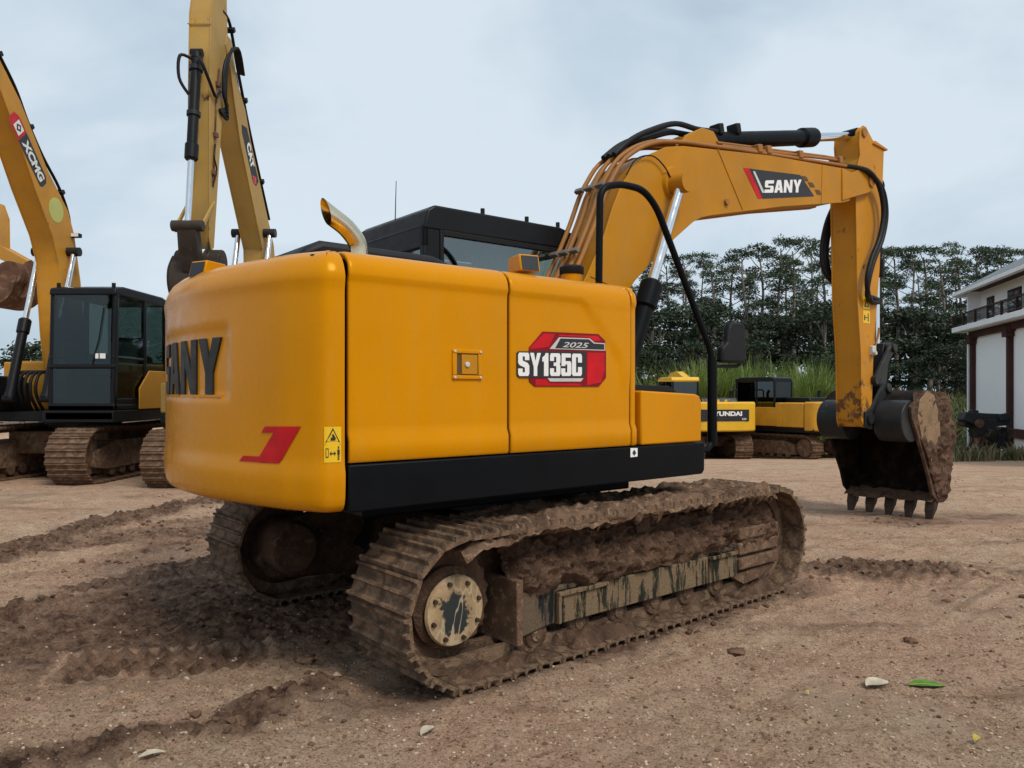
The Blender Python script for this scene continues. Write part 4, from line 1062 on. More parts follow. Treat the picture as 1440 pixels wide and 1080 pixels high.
# hoses hanging from boom tip along the stick
for k, (dx, yy) in enumerate(((0, -.25), (.085, -.24))):
    MB().tube(catmull([(4.36, -.12, 3.875), (4.60, -.20, 3.88), (4.82, yy, 3.85), (5.03+dx, yy, 3.72), (5.12+dx, yy, 3.46), (5.03+dx, yy, 3.17), (4.85+dx, yy, 2.92), (4.75+dx*.8, yy, 2.70), (4.81, yy+.02, 2.54-.03*k), (4.98, yy+.06, 2.46+.05*k), (5.18, yy+.08, 2.47+.03*k)], 6), .026, 10).build('hose', M['rubber'], stick, smooth=60)
for k, dx in enumerate((0, .05, .10)):
    MB().tube(catmull([(4.85, .19, 3.58), (4.84-dx, .22, 3.36), (4.78-dx*1.2, .23, 3.05), (4.84-dx*1.2, .22, 2.80), (4.98, .17, 2.62)], 6), .022, 8).build('hose', M['rubber'], stick, smooth=60)
for z in (1.92,):
    MB().box((5.045, -.165, z), (.08, .05, .11)).build('valve_block', M['silver'], stick, bevel=.012)
    MB().cyl((5.02, -.19, z-.03), (5.02, -.22, z-.03), .022, .022, 10).build('valve_plug', M['silver'], stick)
MB().tube(catmull([(5.18, -.17, 2.18), (5.15, -.172, 2.08), (5.08, -.172, 1.96)], 5), .012, 8).build('grease_line', M['pipe'], stick)
for z0, nm in ((2.38, 'a'), (2.22, 'b')):
    MB().bb(4.855, 5.005, -.1535, -.150, z0, z0+.14).build('warning_sticker', M['sticker'], stick)
MB().add([(4.875, -.1545, 2.40), (4.985, -.1545, 2.40), (4.93, -.1545, 2.50)], [(0, 1, 2)]).build('sticker_triangle', M['dkgrey'], stick)
MB().add([(4.903, -.1552, 2.412), (4.957, -.1552, 2.412), (4.93, -.1552, 2.466)], [(0, 1, 2)]).build('sticker_triangle_field', M['sticker'], stick)
for x0, x1, z0, z1 in ((4.875, 4.90, 2.25, 2.31), (4.905, 4.945, 2.275, 2.287), (4.955, 4.975, 2.24, 2.33)):
    MB().add([(x0, -.1545, z0), (x1, -.1545, z0), (x1, -.1545, z1), (x0, -.1545, z1)], [(0, 1, 2, 3)]).build('sticker_pictogram', M['dkgrey'], stick)
# bucket ram in front of the stick, links and bucket
ram('bucket_cylinder', (5.46, 0, 3.86), (5.46, 0, 1.95), .55, .065, .04, ex, M['black'], M['chrome'], 20, True, .055)
for y in (-.20, .165):
    MB().prism([(5.02, 1.60), (5.06, 1.54), (5.12, 1.58), (5.50, 1.93), (5.49, 2.0), (5.42, 2.02)], y, y+.035).build('rocker_link', M['blacksteel'], ex, bevel=.006)
    MB().cyl((5.07, y-.01, 1.59), (5.07, y+.045, 1.59), .05, .05, 16).build('rocker_pin', M['blacksteel'], ex)
lk = MB(); lk.prism([(5.40, 2.02), (5.52, 2.03), (5.55, 1.95), (5.46, 1.52), (5.36, 1.46), (5.30, 1.52), (5.33, 1.75)], -.12, .12)
lk.cyl((5.46, -.23, 1.96), (5.46, .23, 1.96), .05, .05, 16); lk.cyl((5.38, -.20, 1.50), (5.38, .20, 1.50), .055, .055, 16)
lk.build('bucket_link', M['blacksteel'], ex, bevel=.01)
bk, bT = bucket(ex, (4.955, 1.16), 0., 1.04, .935, M['bucket'], M['blacksteel'], M['bucket'], M['tooth'], 5, mudside=M['mudwet'])
# mud caked on the right side plate and lip of the bucket
def bmud(u, v):
    z = -1.04+1.36*v; x1 = 1.30-.55*max(0, -.45-z)**1.5-1.1*max(0, z+.05)**2; x0 = .30+max(0, -z)*.62
    x = x0+(x1-x0)*u; q = bT((x, z)); nz = float(fbm(x*4, z*4, 4, 131)); n2 = float(fbm(x*16, z*16, 3, 132)); r_ = 1-abs(2*float(fbm(x*7, z*7, 3, 134))-1)-.7
    tan_ = float(sst(.0, .25, .78+.35*z-u))*float(sst(-.45, -.15, z))
    h = .035+.10*(nz-.42)+.04*(n2-.5)+.08*r_-.07*tan_
    e_ = min(u, 1-u, v, 1-v)*9
    return (q[0], -.52-.012-max(-.03, h)*min(1, .4+e_), q[1])
MB().grid(50, 80, bmud).build('caked_mud', M['mudwet'], bk, smooth=60)
cl = MB(); cl.prism([bT(p) for p in ((.36, .02), (.42, .22), (.62, .33), (.80, .28), (.95, .02), (.98, -.25), (.93, -.42), (.86, -.30), (.78, -.46), (.70, -.55), (.60, -.42), (.48, -.25))], -.545, -.53)
cl.build('dried_clay', M['clay'], bk, bevel=.006)
def lipmud(u, v):
    y = -.52+1.04*u; n2 = float(fbm(y*9, v*3, 4, 133)); q = bT((.80+.16*v, -.98-.06*n2+.11*v)); return (q[0]-.02*n2, y, q[1]-.02)
MB().grid(70, 6, lipmud).build('caked_mud', M['mudwet'], bk, smooth=60)

# ------------------------------------------------------------------ other excavators parked behind
def parked(label, loc, rz, S, paint, cabm, pane, trackm, boom_p, stick_p, bpiv, bang, bW, boom_w=.36, cab=(-.60, 1.30, .10, 1.19, 3.15),
           yt=.84, tw=.62, nsh=44, wedge=True, roof=None, bram=None, sram=None, kram=None, trz=0., cw_mat=None, bmat=None, dark_panel=False, bS=None):
    """a crawler excavator in its own frame, x forward, y left; S scales everything but the traced arm"""
    r = empty('excavator', loc, rz); tag(r, label, 'excavator', 'excavators parked in the yard')
    q = lambda *a: tuple(v*S for v in a)
    for sg in (-1, 1):
        track(r, sg*yt*S, tw*S, 1.62*S, .45*S, .42*S, nsh, trackm, trackm, trz)
        fr = MB(); y0, y1 = sorted((sg*(yt-.16)*S, sg*(yt+.20)*S))
        fr.prism([q(*p) for p in ((-1.35, .20), (-1.25, .55), (-.9, .66), (.9, .66), (1.25, .58), (1.62, .50), (1.62, .26), (1.2, .20))], y0, y1)
        f = fr.build('track_frame', trackm, r, bevel=.015, rz=trz)
        for x in (-1.62, 1.62):
            wheel('sprocket' if x < 0 else 'idler', (x*S, sg*yt*S, .45*S), [(.1*S, -.15*S), (.30*S, -.13*S), (.35*S, -.05*S), (.35*S, .05*S), (.30*S, .13*S), (.1*S, .15*S)], trackm, f, 24)
        for k in range(7): wheel('roller', ((-1.0+k*.33)*S, sg*yt*S, .18*S), [(.05*S, -.18*S), (.10*S, -.17*S), (.10*S, .17*S), (.05*S, .18*S)], trackm, f, 14)
    MB().bb(*q(-.8, .8, -yt, yt, .42, .80)).build('carbody', trackm, r, bevel=.02, rz=trz)
    MB().lathe([q(.55, .78), q(.6, .82), q(.6, 1.0), q(.5, 1.02)], (0, 0, 0), 'z', 28).build('swing_bearing', M['blacksteel'], r)
    MB().bb(*q(-2.1, 1.30, -1.20, 1.20, .98, 1.14)).build('revolving_frame', M['cabblack'], r, bevel=.015)
    # counterweight with rounded plan
    pl = [q(x, y) for x, y in ((-1.75, -1.23), (-2.05, -1.21), (-2.25, -1.06), (-2.42, -.62), (-2.47, 0), (-2.42, .62), (-2.25, 1.06), (-2.05, 1.21), (-1.75, 1.23))]
    pl = [(p.x, p.y) for p in catmull([(a, b, 0) for a, b in pl], 4)]
    cwt = MB(); cwt.prism(pl, 1.04*S, 2.02*S, 'z'); c_ = cwt.build('counterweight', cw_mat or paint, r, bevel=.06*S, seg=3)
    for sg, x1 in ((-1, .35), (1, cab[0]-.03)):
        for a, b in ((-1.735, -.92), (-.905, x1)):
            y0, y1 = sorted((sg*1.225*S, sg*1.10*S))
            MB().bb(a*S, b*S, y0, y1, 1.15*S, 1.98*S).build('side_door', paint, r, bevel=.03*S, seg=3)
    MB().bb(*q(-1.74, .33, -1.12, .05, 1.12, 2.0)).build('inner_housing', paint, r, bevel=.05*S)
    MB().bb(*q(-1.74, cab[0]-.02, .04, 1.12, 1.12, 1.985)).build('inner_housing', paint, r, bevel=.05*S)
    MB().prism([q(-1.6, 1.98), q(-1.5, 2.16), q(-.5, 2.16), q(-.4, 1.98)], -.8*S, .5*S).build('engine_hood', M['cabblack'], r, bevel=.03*S)
    MB().tube([q(-1.1, -.75, 2.0), q(-1.1, -.75, 2.32), q(-1.16, -.75, 2.42)], .05*S, 12).build('exhaust_pipe', M['blacksteel'], r)
    MB().bb(*q(.36, 1.30, -1.20, -.72, 1.14, 1.62)).build('tool_box', M['cabblack'] if dark_panel else paint, r, bevel=.03*S)
    # cab
    x0, x1, y0, y1, zt = [v*S for v in cab]; zb = 1.16*S; t = .075*S
    cb_ = MB()
    cb_.prism([(x0, zt-.16*S), (x0+.05*S, zt-.03*S), (x0+.18*S, zt), (x1-.30*S, zt), (x1-.06*S, zt-.05*S), (x1-.03*S, zt-.16*S)], y0, y1)
    cb_.bb(x0, x1, y0, y1, zb, zb+.10*S)
    sl = .07*S
    for yy in (y0, y1-t):
        cb_.prism([(x1-t*1.3, zb), (x1, zb), (x1-sl, zt-.1*S), (x1-sl-t*1.3, zt-.1*S)], yy, yy+t)
        cb_.bb(x0, x0+t, yy, yy+t, zb, zt-.1*S)
        xm = x0+.42*(x1-x0); cb_.bb(xm, xm+t, yy, yy+t, zb, zt-.1*S)
        cb_.bb(x0, xm, yy, yy+t*.8, zb, zb+.62*S); cb_.bb(xm, x1-.02*S, yy, yy+t*.8, zb, zb+.20*S)
        cb_.bb(xm, x1-.02*S, yy+t*.2, yy+t*.9, zb+.82*S, zb+.87*S)
    cb_.bb(x0, x0+t, y0, y1, zb, zb+.75*S); cb_.bb(x1-t, x1, y0, y1, zb, zb+.12*S); cb_.bb(x1-t*1.2, x1-.01*S, y0, y1, zb+.66*S, zb+.73*S)
    cbo = cb_.build('cab', cabm, r, bevel=.03*S, seg=3)
    MB().bb(x0, x1+.06*S, y0-.05*S, y1+.012*S, .98*S, 1.165*S).build('cab_step', cabm, r, bevel=.012*S)
    if roof: MB().prism([(x0-.02*S, zt-.10*S), (x0+.04*S, zt+.01*S), (x1-.28*S, zt+.012*S), (x1, zt-.08*S), (x1, zt-.14*S), (x0, zt-.16*S)], y0-.012*S, y1+.012*S).build('cab_roof', roof, cbo, bevel=.02*S)
    g = .022*S
    MB().prism([(x1-.03*S, zb+.73*S), (x1-.02*S, zb+.73*S), (x1-sl*.9, zt-.16*S), (x1-sl*.9-.01*S, zt-.16*S)], y0+t, y1-t).build('window_pane', pane, cbo)
    MB().bb(x1-.03*S, x1-.02*S, y0+t, y1-t, zb+.12*S, zb+.66*S).build('window_pane', pane, cbo)
    MB().bb(x0+.02*S, x0+.03*S, y0+t, y1-t, zb+.75*S, zt-.16*S).build('window_pane', pane, cbo)
    for yy in (y0+g, y1-g-.01*S):
        MB().bb(x0+t, xm, yy, yy+.01*S, zb+.62*S, zt-.16*S).build('window_pane', pane, cbo)
        MB().bb(xm+t, x1-t*1.2, yy, yy+.01*S, zb+.20*S, zt-.16*S).build('window_pane', pane, cbo)
    ym = (y0+y1)/2
    st_ = MB(); st_.bb(x0+.25*S, x0+.45*S, ym-.25*S, ym+.25*S, zb+.5*S, zb+1.25*S); st_.bb(x0+.25*S, x0+.85*S, ym-.25*S, ym+.25*S, zb+.35*S, zb+.52*S)
    st_.build('driver_seat', M['seat'], cbo, bevel=.05*S)
    for yy in (-.33, .33): MB().tube([(x0+.9*S, ym+yy*S, zb+.1*S), (x0+.95*S, ym+yy*S, zb+.75*S)], .02*S, 8).build('lever', M['rubber'], cbo)
    if wedge:
        MB().prism([(x0+1.10*S, 1.17*S), (x0+1.10*S, 1.52*S), (x0+.75*S, 1.82*S), (x0-.6*S, 1.82*S), (x0-.6*S, 1.17*S)], y1+.006*S, y1+.032*S).build('slanted_panel', paint, r, bevel=.012*S)
    MB().tube(fillet([(x1-.02*S, y1+.02*S, zb+.15*S), (x1+.05*S, y1+.05*S, zb+.25*S), (x1+.0*S, y1+.05*S, zt-.35*S), (x1-.08*S, y1+.01*S, zt-.22*S)], .06*S), .014*S, 8).build('grab_rail', M['rubber'], cbo)
    # arm
    bw = boom_w/2
    if boom_p:
        bo = arm('boom', boom_p, -bw, bw, paint, r, .014, .016)
        hp = [(p[0], p[1]) for p in bram['hose']] if bram and 'hose' in bram else None
        if hp:
            for k, yy in enumerate((-.09, 0., .09)):
                MB().tube(catmull([(a+.02*k, yy+.05, b+.05+.03*k) for a, b in hp], 5), .024, 8).build('hose', M['rubber'], bo, smooth=60)
            for a, b in hp[1::2]: MB().box((a, .05, b+.04), (.09, .30, .07), (0, R(40), 0)).build('hose_clamp', M['rubber'], bo, bevel=.01)
        if bram:
            for sg in (-1, 1):
                ram('boom_cylinder', (bram['p0'][0], sg*(bw+.10), bram['p0'][1]), (bram['p1'][0], sg*(bw+.10), bram['p1'][1]), bram.get('f', .6), .075*max(S, .8), .045*max(S, .8), r, M['cabblack'], M['chrome'], 16)
            MB().cyl((bram['p1'][0], -bw-.2, bram['p1'][1]), (bram['p1'][0], bw+.2, bram['p1'][1]), .075, .075, 16).build('cylinder_pin', M['blacksteel'], bo)
        if sram: ram('stick_cylinder', (sram[0][0], 0, sram[0][1]), (sram[1][0], 0, sram[1][1]), .6, .075, .045, r, M['cabblack'], M['chrome'], 16)
    if stick_p:
        arm('stick', stick_p, -bw*.92, bw*.92, paint, r, .012, .014)
        if kram: ram('bucket_cylinder', (kram[0][0], 0, kram[0][1]), (kram[1][0], 0, kram[1][1]), kram[2], .07, .043, r, M['cabblack'], M['chrome'], 18)
        bucket(r, bpiv, bang, bW, bS or S, bmat or M['blacksteel'], bmat or M['blacksteel'], bmat or M['blacksteel'], M['tooth'], 5)
    return r, (bo if boom_p else None)

def bz(x, y): return float(base_z(np.array([x]), np.array([y]))[0])
# black-cab machine at the left edge of the picture
z0 = bz(-7.62, 13.0)
bx = [(.45, 1.55), (.85, 1.60), (1.0, 2.4), (1.08, 3.17), (1.10, 3.57), (1.28, 3.98), (1.73, 4.62), (2.14, 5.28), (2.53, 5.83), (3.75, 7.10), (3.98, 7.28), (3.92, 7.45), (3.7, 7.48), (2.53, 6.25), (2.1, 5.86), (1.42, 5.02), (.84, 4.48), (.66, 4.12), (.47, 3.35), (.33, 2.4), (.30, 1.75)]
XCAB = (-.15, 1.70, .36, 1.41, 3.14)
xo, xb = parked('dark-cab excavator at the left edge with a round pale badge on its raised boom', (-7.62, 13.7, z0), R(-90), 1.0, M['yx'], M['cabblack'], M['glassd'], M['rustmud'],
       bx, [(3.72, 7.62), (3.95, 7.70), (4.15, 7.45), (4.45, 6.4), (4.60, 4.9), (4.50, 4.75), (4.40, 4.85), (4.05, 6.2), (3.80, 7.1)], (4.52, 4.85), -.35, 1.0, .38,
       cab=XCAB, bram={'p0': (1.62, 1.35), 'p1': (.85, 3.80), 'f': .52, 'hose': [(.52, 3.3), (.62, 3.75), (.70, 4.3), (.98, 4.72), (1.42, 5.1), (1.80, 5.52), (2.1, 5.93), (2.53, 6.33), (3.1, 6.9), (3.6, 7.45)]},
       kram=((4.35, 7.3), (4.78, 5.1), .6), sram=((2.6, 6.5), (3.72, 7.6)), dark_panel=True)
xc = [c for c in xo.children if c.name.startswith('cab') and not c.name.startswith('cab_s')][0]
for y_, w_ in ((1.10, .05), (1.17, .09)): MB().bb(1.683, 1.685, y_, y_+w_, 1.98, 2.06).build('paper_sticker', M['white'], xc)
MB().tube([(1.69, 1.05, 1.88), (1.685, 1.16, 2.3), (1.66, 1.22, 2.78)], .010, 6).build('wiper', M['rubber'], xc)
MB().tube([(1.10, .72, 1.26), (1.18, .72, 1.95)], .03, 8).build('console', M['seat'], xc)
MB().box((1.05, .72, 2.0), (.28, .35, .06)).build('dashboard', M['seat'], xc, bevel=.02)
MB().box((.75, .90, 3.155), (.8, .6, .05)).build('roof_hatch', M['cabblack'], xc, bevel=.02)
for y_ in (.45, 1.32): MB().cyl((1.55, y_, 3.10), (1.55, y_, 3.18), .03, .03, 10).build('roof_lamp', M['rubber'], xc)
MB().box((.35, .88, 2.05), (.25, .42, .55)).build('head_rest', M['curtain'], xc, bevel=.05)
MB().bb(1.72, 1.76, .36, 1.41, 1.02, 1.14).build('front_bumper', M['cabblack'], xo, bevel=.01)
MB().bb(.7, 1.66, -1.38, -.62, 1.14, 1.72).build('step_box', M['cabblack'], xo, bevel=.03)
MB().tube(fillet([(1.6, -1.3, 1.7), (1.6, -1.3, 2.25), (.9, -1.3, 2.3), (.85, -1.3, 1.7)], .08), .02, 8).build('handrail', M['rubber'], xo)
ux, uz = -.684, -.730; vx, vz = -.730, .684; yb = .1905
def xq(u, v, h=0): return (2.39+ux*u+vx*v, yb+h, 5.50+uz*u+vz*v)
def xpoly(P, h, mat, nm): MB().add([xq(u, v, h) for u, v in P], [tuple(range(len(P)))]).build(nm, mat, xb, smooth=0)
xpoly([(.0, .04), (.06, .0), (.36, .0), (.36, .27), (.10, .27), (0, .20)], .003, M['red'], 'decal_red_field')
xpoly([(.36, .0), (1.12, .02), (1.16, .08), (1.16, .20), (1.08, .26), (.36, .27)], .003, M['dkgrey'], 'decal_dark_field')
xpoly([(.13, .05), (.31, .05), (.31, .23), (.13, .23)], .0045, M['white'], 'decal_white_square')
xpoly([(.15, .14), (.22, .07), (.29, .14), (.22, .21)], .006, M['dkgrey'], 'decal_diamond')
xpoly([(.19, .14), (.22, .11), (.25, .14), (.22, .17)], .0072, M['white'], 'decal_diamond_centre')
text_mb('XCMG', lambda u, v, h: xq(.41+.68*u, .05+.165*v, h), .005, .05, .12).build('decal_lettering', M['white'], xb, smooth=0)
cp = [(1.18+.17*math.cos(t)*1.15, 4.42+.20*math.sin(t)) for t in [2*math.pi*k/28 for k in range(28)]]
M['palegreen'] = mk('pale_green_badge', (.50, .52, .16), .5, var=.1)
MB().prism(cp, yb-.002, yb+.003).build('round_badge', M['palegreen'], xb)
text_mb('216', lambda u, v, h: (1.18+.20*(.5-u)*.62+(.5-v)*-.06, yb+.003+h, 4.42+.24*(.5-u)*.9+.10*(v-.5)), .002, .03).build('badge_lettering', M['sticker'], xb, smooth=0)
MB().box((.72, .26, 4.10), (.10, .14, .07)).build('work_light', M['rubber'], xb, bevel=.01)
MB().box((.78, .26, 4.10), (.01, .12, .055)).build('work_light_glass', M['white'], xb)
for k in range(6):       # hoses behind the boom foot
    yy = -.55+.09*k
    MB().tube(catmull([(1.05, yy, 1.15), (1.25, yy, 1.45), (1.15, yy, 1.75), (.80, yy*.6, 1.80)], 5), .025, 8).build('hose', M['rubber'], xo, smooth=60)

# weathered machine with its arm folded straight up, behind the counterweight
z0 = bz(-4.35, 13.0)
co2, cbm = parked('weathered ochre excavator behind the big counterweight, its arm raised out of the picture', (-4.35, 13.4, z0), R(-90), 1.0, M['yc'], M['cabblack'], M['glass'], M['rustmud'],
       [(.30, 1.55), (.60, 1.60), (.62, 2.6), (.48, 3.40), (.50, 3.86), (1.55, 5.31), (1.80, 5.84), (1.96, 6.25), (2.18, 6.55), (2.12, 6.72), (1.95, 6.72), (1.70, 6.20), (1.33, 5.89), (1.10, 5.50), (-.10, 4.05), (-.22, 3.6), (-.05, 2.6), (.12, 1.75)],
       [(2.10, 7.35), (2.30, 7.55), (2.55, 7.35), (2.70, 6.75), (2.74, 5.6), (2.75, 3.62), (2.68, 3.45), (2.58, 3.50), (2.36, 4.9), (2.16, 6.2), (2.06, 6.7)], (2.66, 3.50), -1.45, .68, .33, bS=.70, bmat=M['worn'],
       bram={'p0': (1.30, 1.45), 'p1': (.45, 4.15), 'f': .55, 'hose': [(.05, 4.35), (.55, 4.95), (1.05, 5.56), (1.36, 6.0), (1.6, 6.35), (1.9, 6.85), (2.2, 6.9)]},
       kram=((2.80, 6.15), (3.10, 3.70), .62), sram=((.8, 5.2), (2.05, 7.2)))
def cq(u, v, h=0):
    a = Vector((1.50, 5.50)); d = Vector((-.585, -.81)); n = Vector((-.81, .585)); p = a+d*u+n*v; return (p.x, .1655+h, p.y)
MB().add([cq(*p, .003) for p in ((-.10, .06), (.0, .0), (.80, .04), (.92, .14), (.90, .30), (.02, .26))], [(0, 1, 2, 3, 4, 5)]).build('decal_field', M['grey'], cbm, smooth=0)
text_mb('CAT', lambda u, v, h: cq(.22+.40*u, .07+.19*v, h), .005, .06).build('decal_lettering', M['white'], cbm, smooth=0)
MB().add([cq(*p, .005) for p in ((.70, .05), (.84, .06), (.90, .16), (.80, .22))], [(0, 1, 2, 3)]).build('decal_wedge', M['red'], cbm, smooth=0)
for yy in (.162, .13):
    MB().tube(catmull([(2.42, yy, 6.10), (2.52, yy, 5.60), (2.58, yy, 4.90), (2.64, yy, 4.35)], 5), .014, 8).build('pipe', M['rust'], co2, smooth=60)
for xx, zz in ((2.47, 5.85), (2.56, 5.10), (2.62, 4.55)): MB().box((xx, .165, zz), (.12, .05, .07), (0, R(10), 0)).build('pipe_clamp', M['rust'], co2, bevel=.008)
MB().tube(catmull([(2.90, .06, 6.05), (2.98, .14, 5.95), (2.85, .19, 5.75), (2.62, .19, 5.62), (2.45, .19, 5.75)], 5), .022, 8).build('hose', M['rubber'], co2, smooth=60)
MB().tube(catmull([(2.86, -.05, 6.05), (2.95, -.17, 6.05), (2.95, -.18, 5.75), (2.88, -.08, 5.55)], 5), .022, 8).build('hose', M['rubber'], co2, smooth=60)
for fz in (5.95, 5.30): MB().cyl((2.80+(6.15-fz)*.12, 0, fz), (2.807+(6.15-fz)*.12, 0, fz-.06), .092, .092, 18).build('band', M['blacksteel'], co2)
MB().tube(catmull([(2.60, .18, 4.95), (2.70, .20, 4.75), (2.58, .19, 4.6), (2.68, .19, 4.4)], 4), .012, 6).build('cable', M['rubber'], co2, smooth=60)
for zz in (6.60,): MB().box((2.71, 0, zz), (.012, .335, .012)).build('weld_seam', M['yc'], co2)
for k in range(4):       # loop of hoses at the elbow
    MB().tube(catmull([(1.75-.02*k, .20+.02*k, 6.30), (2.05, .24+.02*k, 6.55), (2.30+.03*k, .24, 6.20), (2.32+.03*k, .22, 5.75), (2.20, .20, 5.45+.06*k), (2.42, .17, 5.50)], 5), .022, 8).build('hose', M['rubber'], cbm, smooth=60)
lk2 = MB(); lk2.prism([(3.02, 3.75), (3.16, 3.74), (3.10, 3.35), (2.96, 3.10), (2.86, 3.15)], -.13, .13); lk2.cyl((3.10, -.21, 3.70), (3.10, .21, 3.70), .075, .075, 16)
lk2.build('bucket_link', M['worn'], co2, bevel=.01)
for y in (-.19, .16): MB().prism([(2.62, 4.15), (2.70, 4.10), (3.13, 3.66), (3.06, 3.62)], y, y+.03).build('rocker_link', M['yc'], co2, bevel=.004)

# machine out of frame on the far left: only its bucket and the top of its stick look in
parked('excavator out of frame on the far left, only its brown bucket and stick end showing', (-14.0, 15.2, bz(-14, 15.2)), R(0), 1.0, M['yd'], M['cabblack'], M['glass'], M['rustmud'],
       [(.30, 1.55), (.70, 1.60), (1.6, 3.4), (2.4, 4.05), (3.85, 4.55), (3.9, 4.85), (3.7, 4.98), (2.1, 4.75), (1.2, 4.2), (.12, 1.85)],
       [(3.50, 4.30), (3.46, 4.9), (3.54, 5.20), (3.70, 5.34), (3.86, 5.28), (3.96, 5.0), (3.97, 4.42), (4.60, 4.07), (4.66, 3.98), (4.56, 3.90), (3.80, 4.22)], (4.58, 4.0), -2.45, .95, .34,
       bram={'p0': (1.30, 1.45), 'p1': (1.95, 3.9), 'f': .55}, sram=((2.2, 4.9), (3.8, 5.2)), bmat=M['rust'])

# two small machines by the reeds
z0 = bz(6.3, 25)
ho_, _ = parked('small bright yellow excavator by the reeds, seen from behind with black nameplate on its counterweight', (6.25, 25.7, z0), R(97), .92, M['yh'], M['cabblack'], M['greenpane'], M['rustmud'],
       [(.25, 1.20), (.55, 1.25), (1.3, 2.2), (2.5, 2.65), (3.4, 2.2), (3.5, 2.3), (3.3, 2.5), (2.6, 2.85), (1.9, 2.92), (1.2, 2.7), (.4, 2.0)],
       [(3.2, 2.3), (3.5, 2.5), (3.7, 2.2), (3.75, .9), (3.6, .75), (3.5, .85)], (3.62, .85), 0., .7, .26, bram={'p0': (1.0, 1.1), 'p1': (1.5, 2.2), 'f': .6}, nsh=40, roof=M['yh'], wedge=False, cab=(-.55, 1.05, .20, 1.20, 2.88))
fq = quad_map((-1.99, .60, 1.36), (-1.99, -.60, 1.36), (-1.99, -.60, 1.62), (-1.99, .60, 1.62), (-1, 0, 0))
def ch_rear(u, v, h, z0_=1.27, z1_=1.63, w=.78):
    y = w*(1-2*u); yy_ = y/.92; x = -(2.47-.05*(abs(yy_)/.62)**2)*.92-.004; return (x-h, y, z0_+(z1_-z0_)*v)
MB().grid(14, 3, lambda u, v: ch_rear(u, v, .004)).build('name_plate', M['dkgrey'], ho_)
text_mb('HYUNDAI', lambda u, v, h: ch_rear(.16+.68*u, .45+.40*v, .008+h), .003, .05).build('name_lettering', M['white'], ho_, smooth=0)
text_mb('R80', lambda u, v, h: ch_rear(.84+.10*u, .10+.18*v, .008+h), .003, .03).build('model_lettering', M['silver'], ho_, smooth=0)
for yy in (-.15, .1): MB().cyl((-1.9, yy, 1.84), (-1.9, yy, 1.93), .05, .04, 10).build('lifting_eye', M['yh'], ho_)
MB().tube(fillet([(-.9, -.95, 1.80), (-.9, -.95, 2.24), (-.6, -.95, 2.24), (-.6, -.95, 1.80)], .06), .022, 8).build('handrail', M['rubber'], ho_)
z0 = bz(8.6, 25)
so_, _ = parked('small scratched yellow excavator with dusty dark cab, half hidden behind the big bucket', (8.95, 25.7, z0), math.atan2(.8, -.6), .92, M['ys'], M['cabblack'], M['greenpane'], M['rustmud'],
       [(.25, 1.20), (.55, 1.15), (1.3, 1.25), (2.5, 1.3), (3.4, 1.2), (3.5, 1.3), (3.3, 1.5), (2.4, 1.65), (1.2, 1.65), (.4, 1.5)],
       [(3.2, 1.4), (3.5, 1.6), (3.7, 1.3), (3.75, .8), (3.6, .65), (3.5, .75)], (3.62, .75), 0., .7, .26, bram={'p0': (1.2, 1.0), 'p1': (2.0, 1.35), 'f': .6}, nsh=40, cab=(-.62, 1.10, .12, 1.19, 2.88))
for P in sany(.14): planar(P, lambda u, v, h: ch_rear(.24+.52*u, v, .004+h, 1.42, 1.60), .004).build('name_letter', M['dkgrey'], so_, smooth=0)

# ------------------------------------------------------------------ white building at the right edge
WD = Vector((-.257, -.966, 0))        # along the long wall, from its far corner towards the camera
WN = Vector((-.966, .257, 0))         # outward normal of that wall
bld = empty('building', (18.02, 30.0, bz(17.7, 30)-.1)); BLOW = .28; bld.rotation_euler = (0, 0, math.atan2(WD.y, WD.x))
tag(bld, 'white two-storey building with dark red posts and a balcony at the right edge', 'building')
# local frame: x along the wall, y to the right of x reversed -> outward is -y after the check below
LBL = 17.0; b0 = bld.location.z; bld.location.z -= BLOW
def Zw(z): return z-b0
OUT = -1   # outward side in local y
def bb_(n_, m_, x0, x1, y0, y1, z0_, z1_, par, bev=.01):
    y0, y1 = sorted((OUT*y0, OUT*y1)); return MB().bb(x0, x1, y0, y1, Zw(z0_), Zw(z1_)).build(n_, m_, par, bevel=bev)
wallo = bb_('wall', M['plaster'], .05, LBL, -9, 0, -.9, 4.05, bld)
up = bb_('upper_wall', M['plaster'], .05, LBL, -9, -.25, 4.05, 5.75, bld)
for k in range(5):
    x = .08+k*3.9
    pq = bb_('post', M['redwood'], x, x+.24, -.02, .16, -.6, 4.0, bld)
    bb_('capital', M['redwood'], x-.10, x+.34, -.01, .26, 3.62, 3.98, pq); bb_('capital', M['redwood'], x-.20, x+.44, -.005, .22, 3.80, 3.99, pq)
bb_('corner_strip', M['trimwhite'], -.06, .06, -9.0, .21, -.7, 5.7, bld)
bb_('beam', M['redwood'], .05, LBL, -.015, .17, 3.86, 4.08, bld); bb_('sill_beam', M['redwood'], .05, LBL, -.015, .15, .22, .52, bld)
bal = bb_('balcony', M['trimwhite'], -.62, LBL, -.3, .60, 4.10, 4.30, bld, .02)
bb_('rail', M['redwood'], -.70, LBL, .50, .56, 4.74, 4.79, bal, .004); bb_('rail', M['redwood'], -.70, LBL, .51, .55, 4.36, 4.39, bal, .004)
for k in range(10): bb_('baluster_post', M['redwood'], -.68+k*1.35, -.61+k*1.35, .49, .57, 4.30, 4.80, bal, .004)
M['railpane'] = glass('smoked_rail_panel', (.62, .60, .58), .08)
for k in range(9): bb_('rail_panel', M['railpane'], -.60+k*1.35, .66+k*1.35, .526, .538, 4.40, 4.73, bal, 0)
